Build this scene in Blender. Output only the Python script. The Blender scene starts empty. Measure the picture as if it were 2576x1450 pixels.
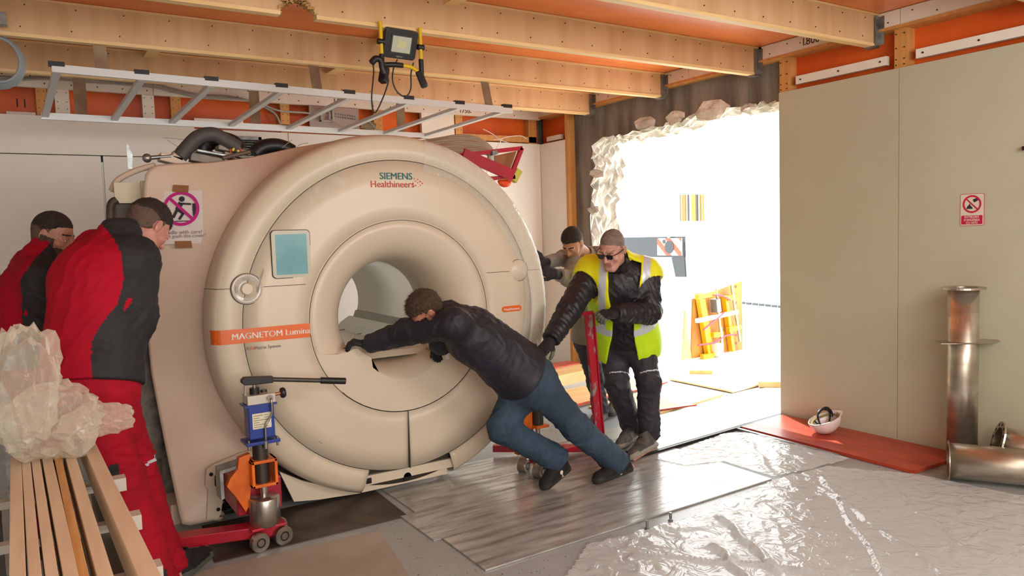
import bpy, bmesh, math, random
import numpy as np
from mathutils import Vector, Matrix, Euler
SC = bpy.context.scene
COL = SC.collection
R = math.radians
PI = math.pi
random.seed(7)
RNG = np.random.RandomState(5)

# ------------------------------------------------------------------ camera
CAM_R = np.array([0.84245451, -0.53785337, -0.03137115])
CAM_U = np.array([0.06518519, 0.04395532, 0.99690462])
CAM_F = np.array([0.53480958, 0.84189173, -0.07209043])
CAM_C = np.array([0.0, 0.0, 1.65])
FPX = 1900.0
cam_d = bpy.data.cameras.new('camera')
cam = bpy.data.objects.new('camera', cam_d)
COL.objects.link(cam)
cam_d.sensor_fit = 'HORIZONTAL'; cam_d.sensor_width = 36.0
cam_d.lens = FPX / 2576 * 36.0
cam_d.clip_start = 0.05; cam_d.clip_end = 200
m = Matrix.Identity(4)
for i in range(3):
    m[i][0] = CAM_R[i]; m[i][1] = CAM_U[i]; m[i][2] = -CAM_F[i]; m[i][3] = CAM_C[i]
cam.matrix_world = m
SC.camera = cam

def at(px, py, ax, v):
    """world point seen at photo pixel (px, py) on the plane axis=v"""
    d = CAM_F + (px - 1288) / FPX * CAM_R - (py - 725) / FPX * CAM_U
    t = (v - CAM_C[ax]) / d[ax]
    return Vector(CAM_C + t * d)

# ------------------------------------------------------------------ light
SC.view_settings.view_transform = 'Standard'
SC.view_settings.look = 'None'
SC.view_settings.gamma = 1.0
SC.view_settings.exposure = 0.0
SC.view_settings.use_curve_mapping = False
world = bpy.data.worlds.new('sky'); SC.world = world; world.use_nodes = True
wn = world.node_tree.nodes; wl = world.node_tree.links
bg = wn['Background']
bg.inputs['Color'].default_value = (0.93, 0.97, 1.0, 1)
bg.inputs['Strength'].default_value = 7.0

def area(name, loc, aim, sx, sy, power, col):
    l = bpy.data.lights.new(name, 'AREA'); l.shape = 'RECTANGLE'; l.size = sx; l.size_y = sy
    l.energy = power; l.color = col
    o = bpy.data.objects.new(name, l); COL.objects.link(o); o.location = loc
    o.rotation_euler = (Vector(aim) - Vector(loc)).to_track_quat('-Z', 'Y').to_euler()
    return o
sun_d = bpy.data.lights.new('sun', 'SUN'); sun_d.energy = 9.0; sun_d.angle = R(0.6); sun_d.color = (1, .97, .9)
sun = bpy.data.objects.new('sun', sun_d); COL.objects.link(sun)
sun.rotation_euler = Vector((-0.30, -0.62, -1.0)).to_track_quat('-Z', 'Y').to_euler()
area('fill_light_rear', (0.8, -1.6, 1.9), (2.0, 4.0, 1.2), 3.4, 1.8, 150, (1, .99, .95))  # broad soft fill added behind the camera, not a fixture of the room
area('fill_light_side', (3.6, -0.6, 2.6), (2.6, 5.0, 1.4), 1.6, 1.0, 70, (1, .99, .95))  # smaller added fill, out of view, brightens the interior

# ------------------------------------------------------------------ materials
def lin(c):
    return tuple((x / 12.92 if x <= .04045 else ((x + .055) / 1.055) ** 2.4) for x in c)
def hexc(h):
    h = h.lstrip('#'); return lin(tuple(int(h[i:i+2], 16) / 255 for i in (0, 2, 4)))
_M = {}
def mat(name, col, rough=.6, metal=0.0, col2=None, nscale=3.0, stretch=(1, 1, 1), bump=0.0, bscale=30.0,
        coat=0.0, spec=0.5, rvar=0.0, speck=None, detail=4.0, contrast=(0.35, 0.65)):
    if name in _M: return _M[name]
    M = bpy.data.materials.new(name); M.use_nodes = True
    nt = M.node_tree; N = nt.nodes; L = nt.links
    b = N['Principled BSDF']
    c1 = hexc(col) if isinstance(col, str) else col
    b.inputs['Base Color'].default_value = (*c1, 1)
    b.inputs['Roughness'].default_value = rough
    b.inputs['Metallic'].default_value = metal
    b.inputs['Coat Weight'].default_value = coat
    b.inputs['Specular IOR Level'].default_value = spec
    M.diffuse_color = (*c1, 1)
    if col2 or bump or rvar or speck:
        tc = N.new('ShaderNodeTexCoord'); mp = N.new('ShaderNodeMapping')
        mp.inputs['Scale'].default_value = stretch
        L.new(tc.outputs['Object'], mp.inputs['Vector'])
    if col2 or rvar:
        nz = N.new('ShaderNodeTexNoise'); nz.inputs['Scale'].default_value = nscale
        nz.inputs['Detail'].default_value = detail
        L.new(mp.outputs['Vector'], nz.inputs['Vector'])
        mr = N.new('ShaderNodeMapRange'); mr.inputs['From Min'].default_value = contrast[0]; mr.inputs['From Max'].default_value = contrast[1]
        L.new(nz.outputs['Fac'], mr.inputs['Value'])
    last = None
    if col2:
        c2 = hexc(col2) if isinstance(col2, str) else col2
        mx = N.new('ShaderNodeMix'); mx.data_type = 'RGBA'
        mx.inputs[6].default_value = (*c1, 1); mx.inputs[7].default_value = (*c2, 1)
        L.new(mr.outputs[0], mx.inputs[0]); L.new(mx.outputs[2], b.inputs['Base Color']); last = mx.outputs[2]
    if rvar:
        m2 = N.new('ShaderNodeMapRange'); m2.inputs['To Min'].default_value = max(0, rough - rvar); m2.inputs['To Max'].default_value = min(1, rough + rvar)
        L.new(nz.outputs['Fac'], m2.inputs['Value']); m2.inputs['From Min'].default_value = .3; m2.inputs['From Max'].default_value = .7
        L.new(m2.outputs[0], b.inputs['Roughness'])
    if speck:   # (scale, size, colour)
        v = N.new('ShaderNodeTexVoronoi'); v.inputs['Scale'].default_value = speck[0]; v.inputs['Randomness'].default_value = 1
        L.new(tc.outputs['Object'], v.inputs['Vector'])
        n3 = N.new('ShaderNodeTexNoise'); n3.inputs['Scale'].default_value = speck[0] * .45
        L.new(tc.outputs['Object'], n3.inputs['Vector'])
        ml = N.new('ShaderNodeMath'); ml.operation = 'ADD'
        L.new(v.outputs['Distance'], ml.inputs[0]); L.new(n3.outputs['Fac'], ml.inputs[1])
        lt = N.new('ShaderNodeMath'); lt.operation = 'LESS_THAN'; lt.inputs[1].default_value = speck[1]
        L.new(ml.outputs[0], lt.inputs[0])
        mx2 = N.new('ShaderNodeMix'); mx2.data_type = 'RGBA'
        if last: L.new(last, mx2.inputs[6])
        else: mx2.inputs[6].default_value = (*c1, 1)
        mx2.inputs[7].default_value = (*hexc(speck[2]), 1)
        L.new(lt.outputs[0], mx2.inputs[0]); L.new(mx2.outputs[2], b.inputs['Base Color'])
    if bump:
        n2 = N.new('ShaderNodeTexNoise'); n2.inputs['Scale'].default_value = bscale; n2.inputs['Detail'].default_value = 5
        L.new(mp.outputs['Vector'], n2.inputs['Vector'])
        bp = N.new('ShaderNodeBump'); bp.inputs['Strength'].default_value = bump; bp.inputs['Distance'].default_value = .01
        L.new(n2.outputs['Fac'], bp.inputs['Height']); L.new(bp.outputs['Normal'], b.inputs['Normal'])
    _M[name] = M
    return M

def film_mat(name, tint, clear, rough, bump, bscale):
    if name in _M: return _M[name]
    M = bpy.data.materials.new(name); M.use_nodes = True
    nt = M.node_tree; N = nt.nodes; L = nt.links
    out = N['Material Output']; b = N['Principled BSDF']
    b.inputs['Base Color'].default_value = (*hexc(tint), 1); b.inputs['Roughness'].default_value = rough
    b.inputs['Specular IOR Level'].default_value = .8
    tr = N.new('ShaderNodeBsdfTransparent'); tr.inputs['Color'].default_value = (.97, .98, .97, 1)
    mx = N.new('ShaderNodeMixShader')
    lw = N.new('ShaderNodeLayerWeight'); lw.inputs['Blend'].default_value = .35
    mr = N.new('ShaderNodeMapRange'); mr.inputs['To Min'].default_value = clear; mr.inputs['To Max'].default_value = clear * .25
    tc = N.new('ShaderNodeTexCoord'); nz = N.new('ShaderNodeTexNoise'); nz.inputs['Scale'].default_value = bscale; nz.inputs['Detail'].default_value = 3
    nz.inputs['Distortion'].default_value = 1.2
    bp = N.new('ShaderNodeBump'); bp.inputs['Strength'].default_value = bump; bp.inputs['Distance'].default_value = .02
    L.new(tc.outputs['Object'], nz.inputs['Vector']); L.new(nz.outputs['Fac'], bp.inputs['Height'])
    L.new(bp.outputs['Normal'], b.inputs['Normal']); L.new(bp.outputs['Normal'], lw.inputs['Normal'])
    L.new(lw.outputs['Facing'], mr.inputs['Value']); L.new(mr.outputs[0], mx.inputs['Fac'])
    L.new(b.outputs[0], mx.inputs[1]); L.new(tr.outputs[0], mx.inputs[2]); L.new(mx.outputs[0], out.inputs['Surface'])
    _M[name] = M
    return M

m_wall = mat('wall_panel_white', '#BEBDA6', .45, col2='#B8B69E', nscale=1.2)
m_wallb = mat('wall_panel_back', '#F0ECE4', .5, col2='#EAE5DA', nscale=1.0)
m_ply = mat('film_faced_plywood', '#E66A28', .32, col2='#D2561C', nscale=1.6, bump=.12, bscale=9, rvar=.1)
m_cply = mat('ceiling_plywood', '#F08C4C', .35, col2='#DC7436', nscale=2.2, stretch=(.5, 1.5, 1), bump=.08, bscale=6, rvar=.1)
m_beam = mat('birch_plywood_face', '#DAB88C', .6, col2='#CCA678', nscale=3, stretch=(3, 1, .25), detail=6, bump=.05, bscale=60)
m_beamu = mat('pale_spruce', '#EED09A', .6, col2='#E0BC80', nscale=6, stretch=(.3, 4, 4), detail=5)
m_stud = mat('spruce_stud', '#D49A58', .65, col2='#C48848', nscale=5, stretch=(4, 4, .4))
m_whitewood = mat('white_faced_board', '#F2ECE2', .6, col2='#E6DECF', nscale=2)
m_conc = mat('raw_concrete', '#8C867C', .9, col2='#5F5A53', nscale=2.2, stretch=(2.6, 2.6, .5), detail=9, bump=.6, bscale=26, contrast=(.38, .62))
m_break = mat('broken_render', '#ECE9E0', .95, col2='#BFBBB0', nscale=7, bump=1.0, bscale=30, detail=8)
m_screw = mat('screw_steel_dark', '#3A3028', .5, metal=.6)
m_galv = mat('galvanised_steel', '#A3A7A6', .38, metal=.85, col2='#7E8282', nscale=20, detail=3)
m_alu = mat('brushed_aluminium', '#D4D6D6', .38, metal=.25)
m_strap = mat('tan_steel_strap', '#8E7A5A', .5, metal=.3, col2='#6E4A34', nscale=4)
m_floor = mat('terrazzo_floor', '#A2A8A8', .30, col2='#959B9B', nscale=1.3, speck=(60, .60, '#4A4442'), rvar=.08)
m_steel = mat('scuffed_steel_sheet', '#BFC0BC', .24, metal=.3, col2='#85817A', nscale=2.6, stretch=(1, 7, 1), detail=9, bump=.12, bscale=7, rvar=.14, contrast=(.4, .68))
m_darkplate = mat('dark_rubber_plate', '#4A3F36', .55, col2='#33291F', nscale=4, detail=8, rvar=.12)
m_beige = mat('dusty_board', '#AAA294', .6, col2='#9A9182', nscale=3, detail=7)
m_redply = mat('red_film_plywood', '#BE4A32', .35, col2='#9E3422', nscale=3.5, stretch=(3, .8, 1), detail=6, bump=.08, bscale=12)
m_ext = mat('outside_pavement', '#E3E0DA', .9, col2='#D5D2CC', nscale=1)
m_extply = mat('outside_plywood_sheet', '#E2CDA0', .7, col2='#D2B67E', nscale=2, stretch=(.6, 3, 1))
m_white = mat('white_plaster', '#EDEDEA', .8)
m_black = mat('black_plastic', '#17171A', .45)
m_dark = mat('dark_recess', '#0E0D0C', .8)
m_cable = mat('black_rubber_cable', '#1B1A19', .5)
m_gcable = mat('grey_cable', '#9E9C96', .5)

# ------------------------------------------------------------------ mesh building
class MB:
    def __init__(s): s.v = []; s.f = []; s.m = []; s.sm = []
    def add(s, vs, fs, mi=0, smooth=False):
        o = len(s.v); s.v += [tuple(v) for v in vs]
        for f in fs: s.f.append(tuple(o + i for i in f)); s.m.append(mi); s.sm.append(smooth)
        return s
    def box(s, lo, hi, mi=0):
        x0, y0, z0 = lo; x1, y1, z1 = hi
        return s.add([(x0,y0,z0),(x1,y0,z0),(x1,y1,z0),(x0,y1,z0),(x0,y0,z1),(x1,y0,z1),(x1,y1,z1),(x0,y1,z1)],
                     [(3,2,1,0),(4,5,6,7),(0,1,5,4),(1,2,6,5),(2,3,7,6),(3,0,4,7)], mi)
    def obox(s, c, ax, ay, az, mi=0):
        """box from centre and three half-extent vectors"""
        c = Vector(c); ax = Vector(ax); ay = Vector(ay); az = Vector(az)
        vs = [c - ax - ay - az, c + ax - ay - az, c + ax + ay - az, c - ax + ay - az, c - ax - ay + az, c + ax - ay + az, c + ax + ay + az, c - ax + ay + az]
        return s.add(vs, [(3,2,1,0),(4,5,6,7),(0,1,5,4),(1,2,6,5),(2,3,7,6),(3,0,4,7)], mi)
    def bar(s, a, b, w, h, up=(0, 0, 1), mi=0):
        a = Vector(a); b = Vector(b); d = (b - a); l = d.length; d.normalize()
        up = Vector(up); si = d.cross(up)
        if si.length < 1e-4: si = d.cross(Vector((1, 0, 0)))
        si.normalize(); u = si.cross(d).normalized()
        return s.obox((a + b) / 2, d * l / 2, si * w / 2, u * h / 2, mi)
    def tube(s, pts, r, n=10, mi=0, caps=True, smooth=True, closed=False):
        pts = [Vector(p) for p in pts]; k = len(pts)
        rr = r if isinstance(r, (list, tuple)) else [r] * k
        ref = None; rings = []
        for i, p in enumerate(pts):
            if closed: d = pts[(i + 1) % k] - pts[i - 1]
            else: d = pts[min(i + 1, k - 1)] - pts[max(i - 1, 0)]
            d.normalize()
            if ref is None:
                ref = d.cross(Vector((0, 0, 1)))
                if ref.length < .1: ref = d.cross(Vector((1, 0, 0)))
                ref.normalize()
            else:
                ref = (ref - d * ref.dot(d)).normalized()
            b2 = d.cross(ref)
            rings.append([p + (ref * math.cos(2*PI*j/n) + b2 * math.sin(2*PI*j/n)) * rr[i] for j in range(n)])
        vs = [v for rg in rings for v in rg]; fs = []
        for i in range(k if closed else k - 1):
            i2 = (i + 1) % k
            for j in range(n):
                j2 = (j + 1) % n
                fs.append((i*n+j, i*n+j2, i2*n+j2, i2*n+j))
        s.add(vs, fs, mi, smooth)
        if caps and not closed:
            s.add(rings[0], [tuple(range(n))[::-1]], mi); s.add(rings[-1], [tuple(range(n))], mi)
        return s
    def cyl(s, a, b, r, n=20, mi=0, r2=None):
        return s.tube([a, b], [r, r if r2 is None else r2], n, mi)
    def lathe(s, prof, c, axis, n=32, mi=0, a0=0, a1=2*PI, smooth=True, ref=None):
        """prof: list of (radius, height) around the axis through c"""
        c = Vector(c); d = Vector(axis).normalized()
        rf = Vector(ref) if ref else (d.cross(Vector((0, 0, 1))) if abs(d.z) < .9 else d.cross(Vector((1, 0, 0))))
        rf.normalize(); b2 = d.cross(rf)
        full = abs(a1 - a0 - 2*PI) < 1e-6; m_ = n if full else n + 1
        vs = []; fs = []
        for (r, h) in prof:
            for j in range(m_):
                a = a0 + (a1 - a0) * j / n
                vs.append(c + d * h + (rf * math.cos(a) + b2 * math.sin(a)) * r)
        for i in range(len(prof) - 1):
            for j in range(n):
                j2 = (j + 1) % m_
                fs.append((i*m_+j, i*m_+j2, (i+1)*m_+j2, (i+1)*m_+j))
        return s.add(vs, fs, mi, smooth)
    def prism(s, poly, o, ux, uy, dep, mi=0):
        """poly of (a, b) extruded: o + ux*a + uy*b, thickness vector dep"""
        o = Vector(o); ux = Vector(ux); uy = Vector(uy); dep = Vector(dep); n = len(poly)
        A = [o + ux * a + uy * b for a, b in poly]; B = [p + dep for p in A]
        nrm = ux.cross(uy)
        area2 = sum(poly[i][0]*poly[(i+1)%n][1] - poly[(i+1)%n][0]*poly[i][1] for i in range(n))
        fl = (nrm.dot(dep) > 0) == (area2 > 0)
        f1 = tuple(range(n)); f2 = tuple(range(n, 2*n))
        fs = [f1[::-1] if fl else f1, f2 if fl else f2[::-1]]
        for i in range(n):
            j = (i + 1) % n
            fs.append((i, j, n+j, n+i) if fl else (j, i, n+i, n+j))
        return s.add(A + B, fs, mi)
    def ball(s, c, r, n=12, mi=0, sc=(1, 1, 1)):
        prof = []; c = Vector(c); k = n // 2
        vs = []; fs = []
        for i in range(k + 1):
            t = PI * i / k
            for j in range(n):
                a = 2*PI*j/n
                vs.append(c + Vector((math.sin(t)*math.cos(a)*r*sc[0], math.sin(t)*math.sin(a)*r*sc[1], math.cos(t)*r*sc[2])))
        for i in range(k):
            for j in range(n):
                j2 = (j+1) % n
                fs.append((i*n+j, (i+1)*n+j, (i+1)*n+j2, i*n+j2))
        return s.add(vs, fs, mi, True)
    def build(s, name, mats, parent=None, bevel=0.0, **props):
        me = bpy.data.meshes.new(name)
        me.from_pydata(s.v, [], s.f)
        if not isinstance(mats, (list, tuple)): mats = [mats]
        for m_ in mats: me.materials.append(m_)
        me.polygons.foreach_set('material_index', s.m)
        me.polygons.foreach_set('use_smooth', s.sm)
        me.update()
        return link(name, me, parent, bevel, **props)

def link(name, me, parent=None, bevel=0.0, **props):
    o = bpy.data.objects.new(name, me); COL.objects.link(o)
    if parent is not None:
        o.parent = parent
        if parent.type == 'EMPTY':
            o.matrix_parent_inverse = (Matrix.Translation(parent.location) @ parent.rotation_euler.to_matrix().to_4x4()).inverted()
    if bevel:
        b = o.modifiers.new('bevel', 'BEVEL'); b.width = bevel; b.segments = 2; b.limit_method = 'ANGLE'; b.angle_limit = R(40)
    for k, v in props.items(): o[k] = v
    return o
def thing(name, label, cat, loc=(0, 0, 0), group=None):
    o = bpy.data.objects.new(name, None); COL.objects.link(o); o.location = loc
    o.empty_display_size = .1
    o['label'] = label; o['category'] = cat
    if group: o['group'] = group
    return o
def tag(o, label, cat, group=None):
    o['label'] = label; o['category'] = cat
    if group: o['group'] = group
    return o
def struct(o): o['kind'] = 'structure'; return o
def stuff(o): o['kind'] = 'stuff'; return o
def text_obj(name, s, o, ux, uy, size, m_, parent, depth=.0006, align='CENTER', bold=0.0, spacing=1.0):
    """flat lettering: baseline centre at o, ux right, uy up"""
    cu = bpy.data.curves.new(name, 'FONT'); cu.body = s; cu.size = size; cu.align_x = align; cu.extrude = depth
    cu.offset = bold; cu.space_character = spacing; cu.resolution_u = 3
    t = bpy.data.objects.new(name, cu); COL.objects.link(t)
    dg = bpy.context.evaluated_depsgraph_get()
    me = bpy.data.meshes.new_from_object(t.evaluated_get(dg))
    bpy.data.objects.remove(t)
    ux = Vector(ux).normalized(); uy = Vector(uy).normalized(); n = ux.cross(uy)
    mm = Matrix.Identity(4)
    for i in range(3): mm[i][0] = ux[i]; mm[i][1] = uy[i]; mm[i][2] = n[i]; mm[i][3] = o[i]
    me.transform(mm); me.materials.clear(); me.materials.append(m_); me.name = name
    return link(name, me, parent)
def noise3(P, seed=0, f=1.0):
    """cheap smooth noise for numpy points, about -1..1"""
    r = np.random.RandomState(seed); out = np.zeros(len(P))
    for i in range(5):
        a = r.normal(size=3) * f * (1.0 + .55*i); b = r.normal(size=3) * f * .8; ph = r.uniform(0, 6.28, 2)
        out += np.sin(P @ a + ph[0] + 1.3*np.sin(P @ b + ph[1])) / (1 + .45*i)
    return out / 2.4
def spline(pts, n=8):
    """Catmull-Rom through pts"""
    P = [Vector(p) for p in pts]; out = []
    for i in range(len(P) - 1):
        p0 = P[max(i-1, 0)]; p1 = P[i]; p2 = P[i+1]; p3 = P[min(i+2, len(P)-1)]
        for k in range(n):
            t = k / n
            out.append(.5*((2*p1) + (p2-p0)*t + (2*p0-5*p1+4*p2-p3)*t*t + (3*p1-p0-3*p2+p3)*t**3))
    out.append(P[-1]); return out
# ================================================================== the setting
XR = 5.379      # plane of the right wall's panels
YB = 7.72       # plane of the back wall's panels
OY0, OY1 = 4.20, 6.84   # opening in the right wall
fl = MB(); fl.box((-1.2, -2.0, -.12), (5.75, 8.2, 0)); struct(fl.build('floor', m_floor))
gd = MB(); gd.box((5.75, -3, -.14), (30, 40, -.012)); struct(gd.build('pavement', m_ext))
# walls that close the room round the camera
w = MB(); w.box((-1.3, -2.0, 0), (-1.2, 8.2, 3.3)); struct(w.build('wall_left', m_wallb))
w = MB(); w.box((-1.3, -2.1, 0), (5.75, -2.0, 3.3)); struct(w.build('wall_front', m_wallb))

# ---- back wall
wb = MB(); wb.box((-1.2, YB+.16, 0), (6.1, YB+.4, 3.3)); wall_back = struct(wb.build('wall_back', m_conc))
def bx(name, lo, hi, m_, par, **k):
    b = MB(); b.box(lo, hi); return b.build(name, m_, par, **k)
xs_seam = [-1.2, 1.385, 2.28, 3.55, 4.6, XR]
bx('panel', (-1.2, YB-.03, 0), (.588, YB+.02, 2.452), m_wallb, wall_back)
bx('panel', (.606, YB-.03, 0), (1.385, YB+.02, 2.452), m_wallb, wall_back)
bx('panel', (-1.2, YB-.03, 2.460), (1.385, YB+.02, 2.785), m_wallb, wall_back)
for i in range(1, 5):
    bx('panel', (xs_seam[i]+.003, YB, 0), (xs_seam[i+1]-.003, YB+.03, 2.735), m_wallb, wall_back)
bx('door_slit_light', (.590, YB-.02, 1.0), (.604, YB-.015, 2.40), mat('painted_slit_light', '#F4FAFA', .6), wall_back)  # white strip in the door gap paints the light shining through it
bx('plywood_panel', (-1.2, YB+.13, 2.5), (2.28, YB+.15, 3.17), m_ply, wall_back)
bx('plywood_panel', (2.285, YB+.13, 2.5), (XR+.05, YB+.15, 3.17), m_ply, wall_back)
bx('header_board', (-1.2, YB-.02, 3.025), (1.05, YB+.03, 3.165), m_whitewood, wall_back)
bx('header_board', (1.055, YB-.02, 3.025), (3.2, YB+.03, 3.165), m_whitewood, wall_back)
bx('header_board', (3.205, YB-.02, 3.025), (XR, YB+.03, 3.165), m_whitewood, wall_back)
for x0, x1, mm_ in [(.13,.21,m_stud),(.27,.38,m_whitewood),(.96,1.06,m_whitewood),(1.2,1.29,m_stud),(2.22,2.31,m_stud),(3.22,3.32,m_stud),(4.22,4.31,m_stud),(5.23,5.34,m_stud)]:
    b = MB(); b.box((x0, YB+.02, 2.70), (x1, YB+.13, 3.03))
    st = b.build('stud', mm_, wall_back)
    sc = MB()
    for zz in (2.86, 2.92, 3.0):
        for xx in (x0+.02, x1-.02): sc.cyl((xx, YB+.021, zz), (xx, YB+.015, zz), .004, 6)
    stuff(sc.build('screws', m_screw, st))
bx('wide_board', (3.78, YB+.0, 2.74), (4.19, YB+.05, 3.05), m_whitewood, wall_back)
bx('batten', (-.09, YB+.02, 2.76), (.12, YB+.06, 2.815), m_whitewood, wall_back)
bx('batten', (.86, YB+.02, 2.76), (1.1, YB+.06, 2.815), m_whitewood, wall_back)
bx('batten', (1.4, YB+.02, 2.78), (1.85, YB+.06, 2.84), m_whitewood, wall_back)
bx('batten', (1.86, YB+.02, 2.775), (2.5, YB+.06, 2.82), m_stud, wall_back)
bx('batten', (2.52, YB+.02, 2.76), (3.2, YB+.06, 2.81), m_stud, wall_back)
bx('batten', (4.31, YB+.02, 2.75), (5.34, YB+.06, 2.82), m_stud, wall_back)
sc = MB()
for i in range(58):
    x = -.6 + i*.1; sc.cyl((x, YB-.02, 3.06 + .06*(i % 2)), (x, YB-.025, 3.06 + .06*(i % 2)), .006, 6)
stuff(sc.build('screws', m_screw, wall_back))
m_ink = mat('marker_ink', '#2A2420', .6)
text_obj('marking', '11', (.02, YB+.128, 2.87), (1,0,0), (0,0,1), .11, m_ink, wall_back)
text_obj('marking', '1750', (4.32, YB-.022, 3.05), (1,0,0), (0,0,1), .07, m_ink, wall_back)
text_obj('marking', 'L50', (2.82, YB-.022, 3.06), (1,0,0), (0,0,1), .07, m_ink, wall_back)
# louvre vent
vt = MB(); x0, x1, z0, z1 = 1.66, 2.01, 2.46, 2.68
for lo, hi in [((x0,YB-.015,z0),(x1,YB,z0+.03)), ((x0,YB-.015,z1-.03),(x1,YB,z1)), ((x0,YB-.015,z0),(x0+.03,YB,z1)), ((x1-.03,YB-.015,z0),(x1,YB,z1))]: vt.box(lo, hi)
vent = tag(vt.build('louvre_vent', m_galv), 'small grey louvred vent in the back wall above the scanner', 'vent')
bx('backing', (x0+.02, YB-.004, z0+.02), (x1-.02, YB-.001, z1-.02), m_dark, vent)
for i in range(7):
    z = z0+.035+i*.024
    b = MB(); b.obox(((x0+x1)/2, YB-.01, z), ((x1-x0)/2-.03, 0, 0), (0, .009, .006), (0, 0, .0015)); b.build('slat', m_galv, vent)

# ---- right wall, seen by its panels
wr = MB(); wr.box((XR+.16, -2, 0), (XR+.36, OY0, 3.3)); wall_right = struct(wr.build('wall_right', m_conc))
for y0, y1 in [(-2.0, -.17), (-.165, 1.0), (1.004, 3.158), (3.162, OY0)]:
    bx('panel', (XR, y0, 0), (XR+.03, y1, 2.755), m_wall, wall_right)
bx('plywood_panel', (XR+.12, -2, 2.6), (XR+.14, OY0-.02, 3.17), m_ply, wall_right)
for y in (.05, 1.08, 2.12, 3.16, 4.16):
    st = bx('stud', (XR+.015, y-.045, 2.6), (XR+.12, y+.045, 3.06), m_stud, wall_right)
    sc = MB()
    for zz in (2.78, 2.82, 2.9, 3.0):
        for yy in (y-.03, y+.03): sc.cyl((XR+.014, yy, zz), (XR+.008, yy, zz), .005, 6)
    stuff(sc.build('screws', m_screw, st))
bx('jamb_board', (XR+.03, OY0-.03, 0), (XR+.16, OY0, 2.76), m_stud, wall_right)
for y0, y1 in [(3.27, 4.05), (2.2, 3.05), (1.2, 2.0), (.2, 1.0)]:
    b = MB(); b.box((XR+.02, y0, 2.80), (XR+.06, y1, 2.865)); bt = b.build('batten', m_whitewood, wall_right)
    sc = MB()
    for t in (.06, .5, .94): sc.cyl((XR+.019, y0+(y1-y0)*t, 2.832), (XR+.014, y0+(y1-y0)*t, 2.832), .007, 8)
    stuff(sc.build('screws', m_screw, bt))
# ledger boards carrying the beams
for y0, y1 in [(-2, .9), (.9, 2.1), (2.1, 3.14), (3.145, 4.36), (4.45, 5.2), (5.205, 5.52), (5.6, 6.64), (6.74, YB)]:
    lb = bx('ledger_board', (XR-.02, y0, 3.055), (XR+.02, y1, 3.168), m_whitewood, wall_right)
    sc = MB(); k = max(2, int((y1-y0)/.16))
    for i in range(k):
        yy = y0 + (y1-y0)*(i+.5)/k; sc.cyl((XR-.019, yy, 3.09+.045*(i%2)), (XR-.025, yy, 3.09+.045*(i%2)), .005, 6)
    stuff(sc.build('screws', m_screw, lb))
bx('ledger_sill', (XR-.03, -2, 3.035), (XR+.12, YB, 3.055), m_stud, wall_right)
text_obj('marking', '·1800·', (XR-.0215, 3.88, 3.085), (0,-1,0), (0,0,1), .085, m_ink, wall_right)
# ---- far piece of the right wall, beyond the opening
wf = MB(); wf.box((XR+.16, 7.25, 0), (XR+.36, YB+.2, 3.3)); wall_far = struct(wf.build('wall_corner', m_conc))
bx('panel', (XR, 7.20, 0), (XR+.03, YB, 2.73), m_wallb, wall_far)
bx('plywood_panel', (XR+.12, 7.2, 2.6), (XR+.14, YB+.1, 3.1), m_ply, wall_far)
bx('post', (XR-.005, 7.15, 0), (XR+.13, 7.20, 3.05), m_stud, wall_far)
bx('batten', (XR+.03, 7.33, 2.755), (XR+.07, 7.62, 2.81), m_whitewood, wall_far)
# ---- concrete wall with the knocked-through opening (jagged edge)
def jag_line():
    P = []
    r = random.Random(3)
    z = 0
    while z < 2.62:
        P.append((OY1 - .02 + r.uniform(-.05, .05) - .03*math.sin(z*3), z)); z += r.uniform(.04, .09)
    P.append((6.66, 2.68))
    y = 6.6
    while y > OY0 + .02:
        bump_ = .05*math.exp(-((y-5.05)/.25)**2)
        P.append((y, 2.70 + bump_ - .02*math.sin(y*2.3) + r.uniform(-.022, .022))); y -= r.uniform(.04, .1)
    P.append((OY0 - .05, 2.69)); return P
JP = jag_line()
cx0, cx1 = XR+.10, XR+.36
poly = [(7.3, 0)] + [(7.3, 3.3), (OY0-.1, 3.3), (OY0-.1, 2.69)] + [p for p in JP[::-1]]
cw = MB()
n = len(poly)
# front and back faces as quads between the outer frame and the jagged line
def outer(p):
    y, z = p
    return (7.3, z) if z < 2.62 else (y, 3.3)
for xx, fl_ in ((cx0, 0), (cx1, 1)):
    for i in range(len(JP)-1):
        a, b = JP[i], JP[i+1]; oa, ob = outer(a), outer(b)
        q = [(xx, a[0], a[1]), (xx, oa[0], oa[1]), (xx, ob[0], ob[1]), (xx, b[0], b[1])]
        if oa[0] == 7.3 and ob[0] != 7.3:
            cw.add(q[:2] + [(xx, 7.3, 3.3)] + q[2:], [(0,1,2,3,4)] if not fl_ else [(4,3,2,1,0)])
        else: cw.add(q, [(0,1,2,3)] if not fl_ else [(3,2,1,0)])
wall_op = struct(cw.build('wall_opening', m_conc))
# broken reveal: rough rubble strip through the wall's thickness
rb = MB(); K = 12; r = random.Random(9); rows = []
for i, (y, z) in enumerate(JP):
    row = []
    for k in range(K+1):
        x = cx0 - .015 + (cx1 - cx0 + .03) * k / K
        j = .0 if k in (0,) else r.uniform(-.035, .05)
        edge = .10 * (k/K)**1.2     # the hole narrows towards the outside
        if z < 2.62: row.append((x + r.uniform(-.012, .012), y - edge*1.6 - j, z + r.uniform(-.02, .02)))
        else: row.append((x + r.uniform(-.012, .012), y + r.uniform(-.02, .02), z - edge*.35 - j*.8))
    rows.append(row)
vs = [p for row in rows for p in row]; fs = []
for i in range(len(rows)-1):
    for k in range(K):
        a = i*(K+1)+k; fs.append((a, a+1, a+K+2, a+K+1))
rb.add(vs, fs); rb.build('broken_edge', m_break, wall_op)
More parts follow.
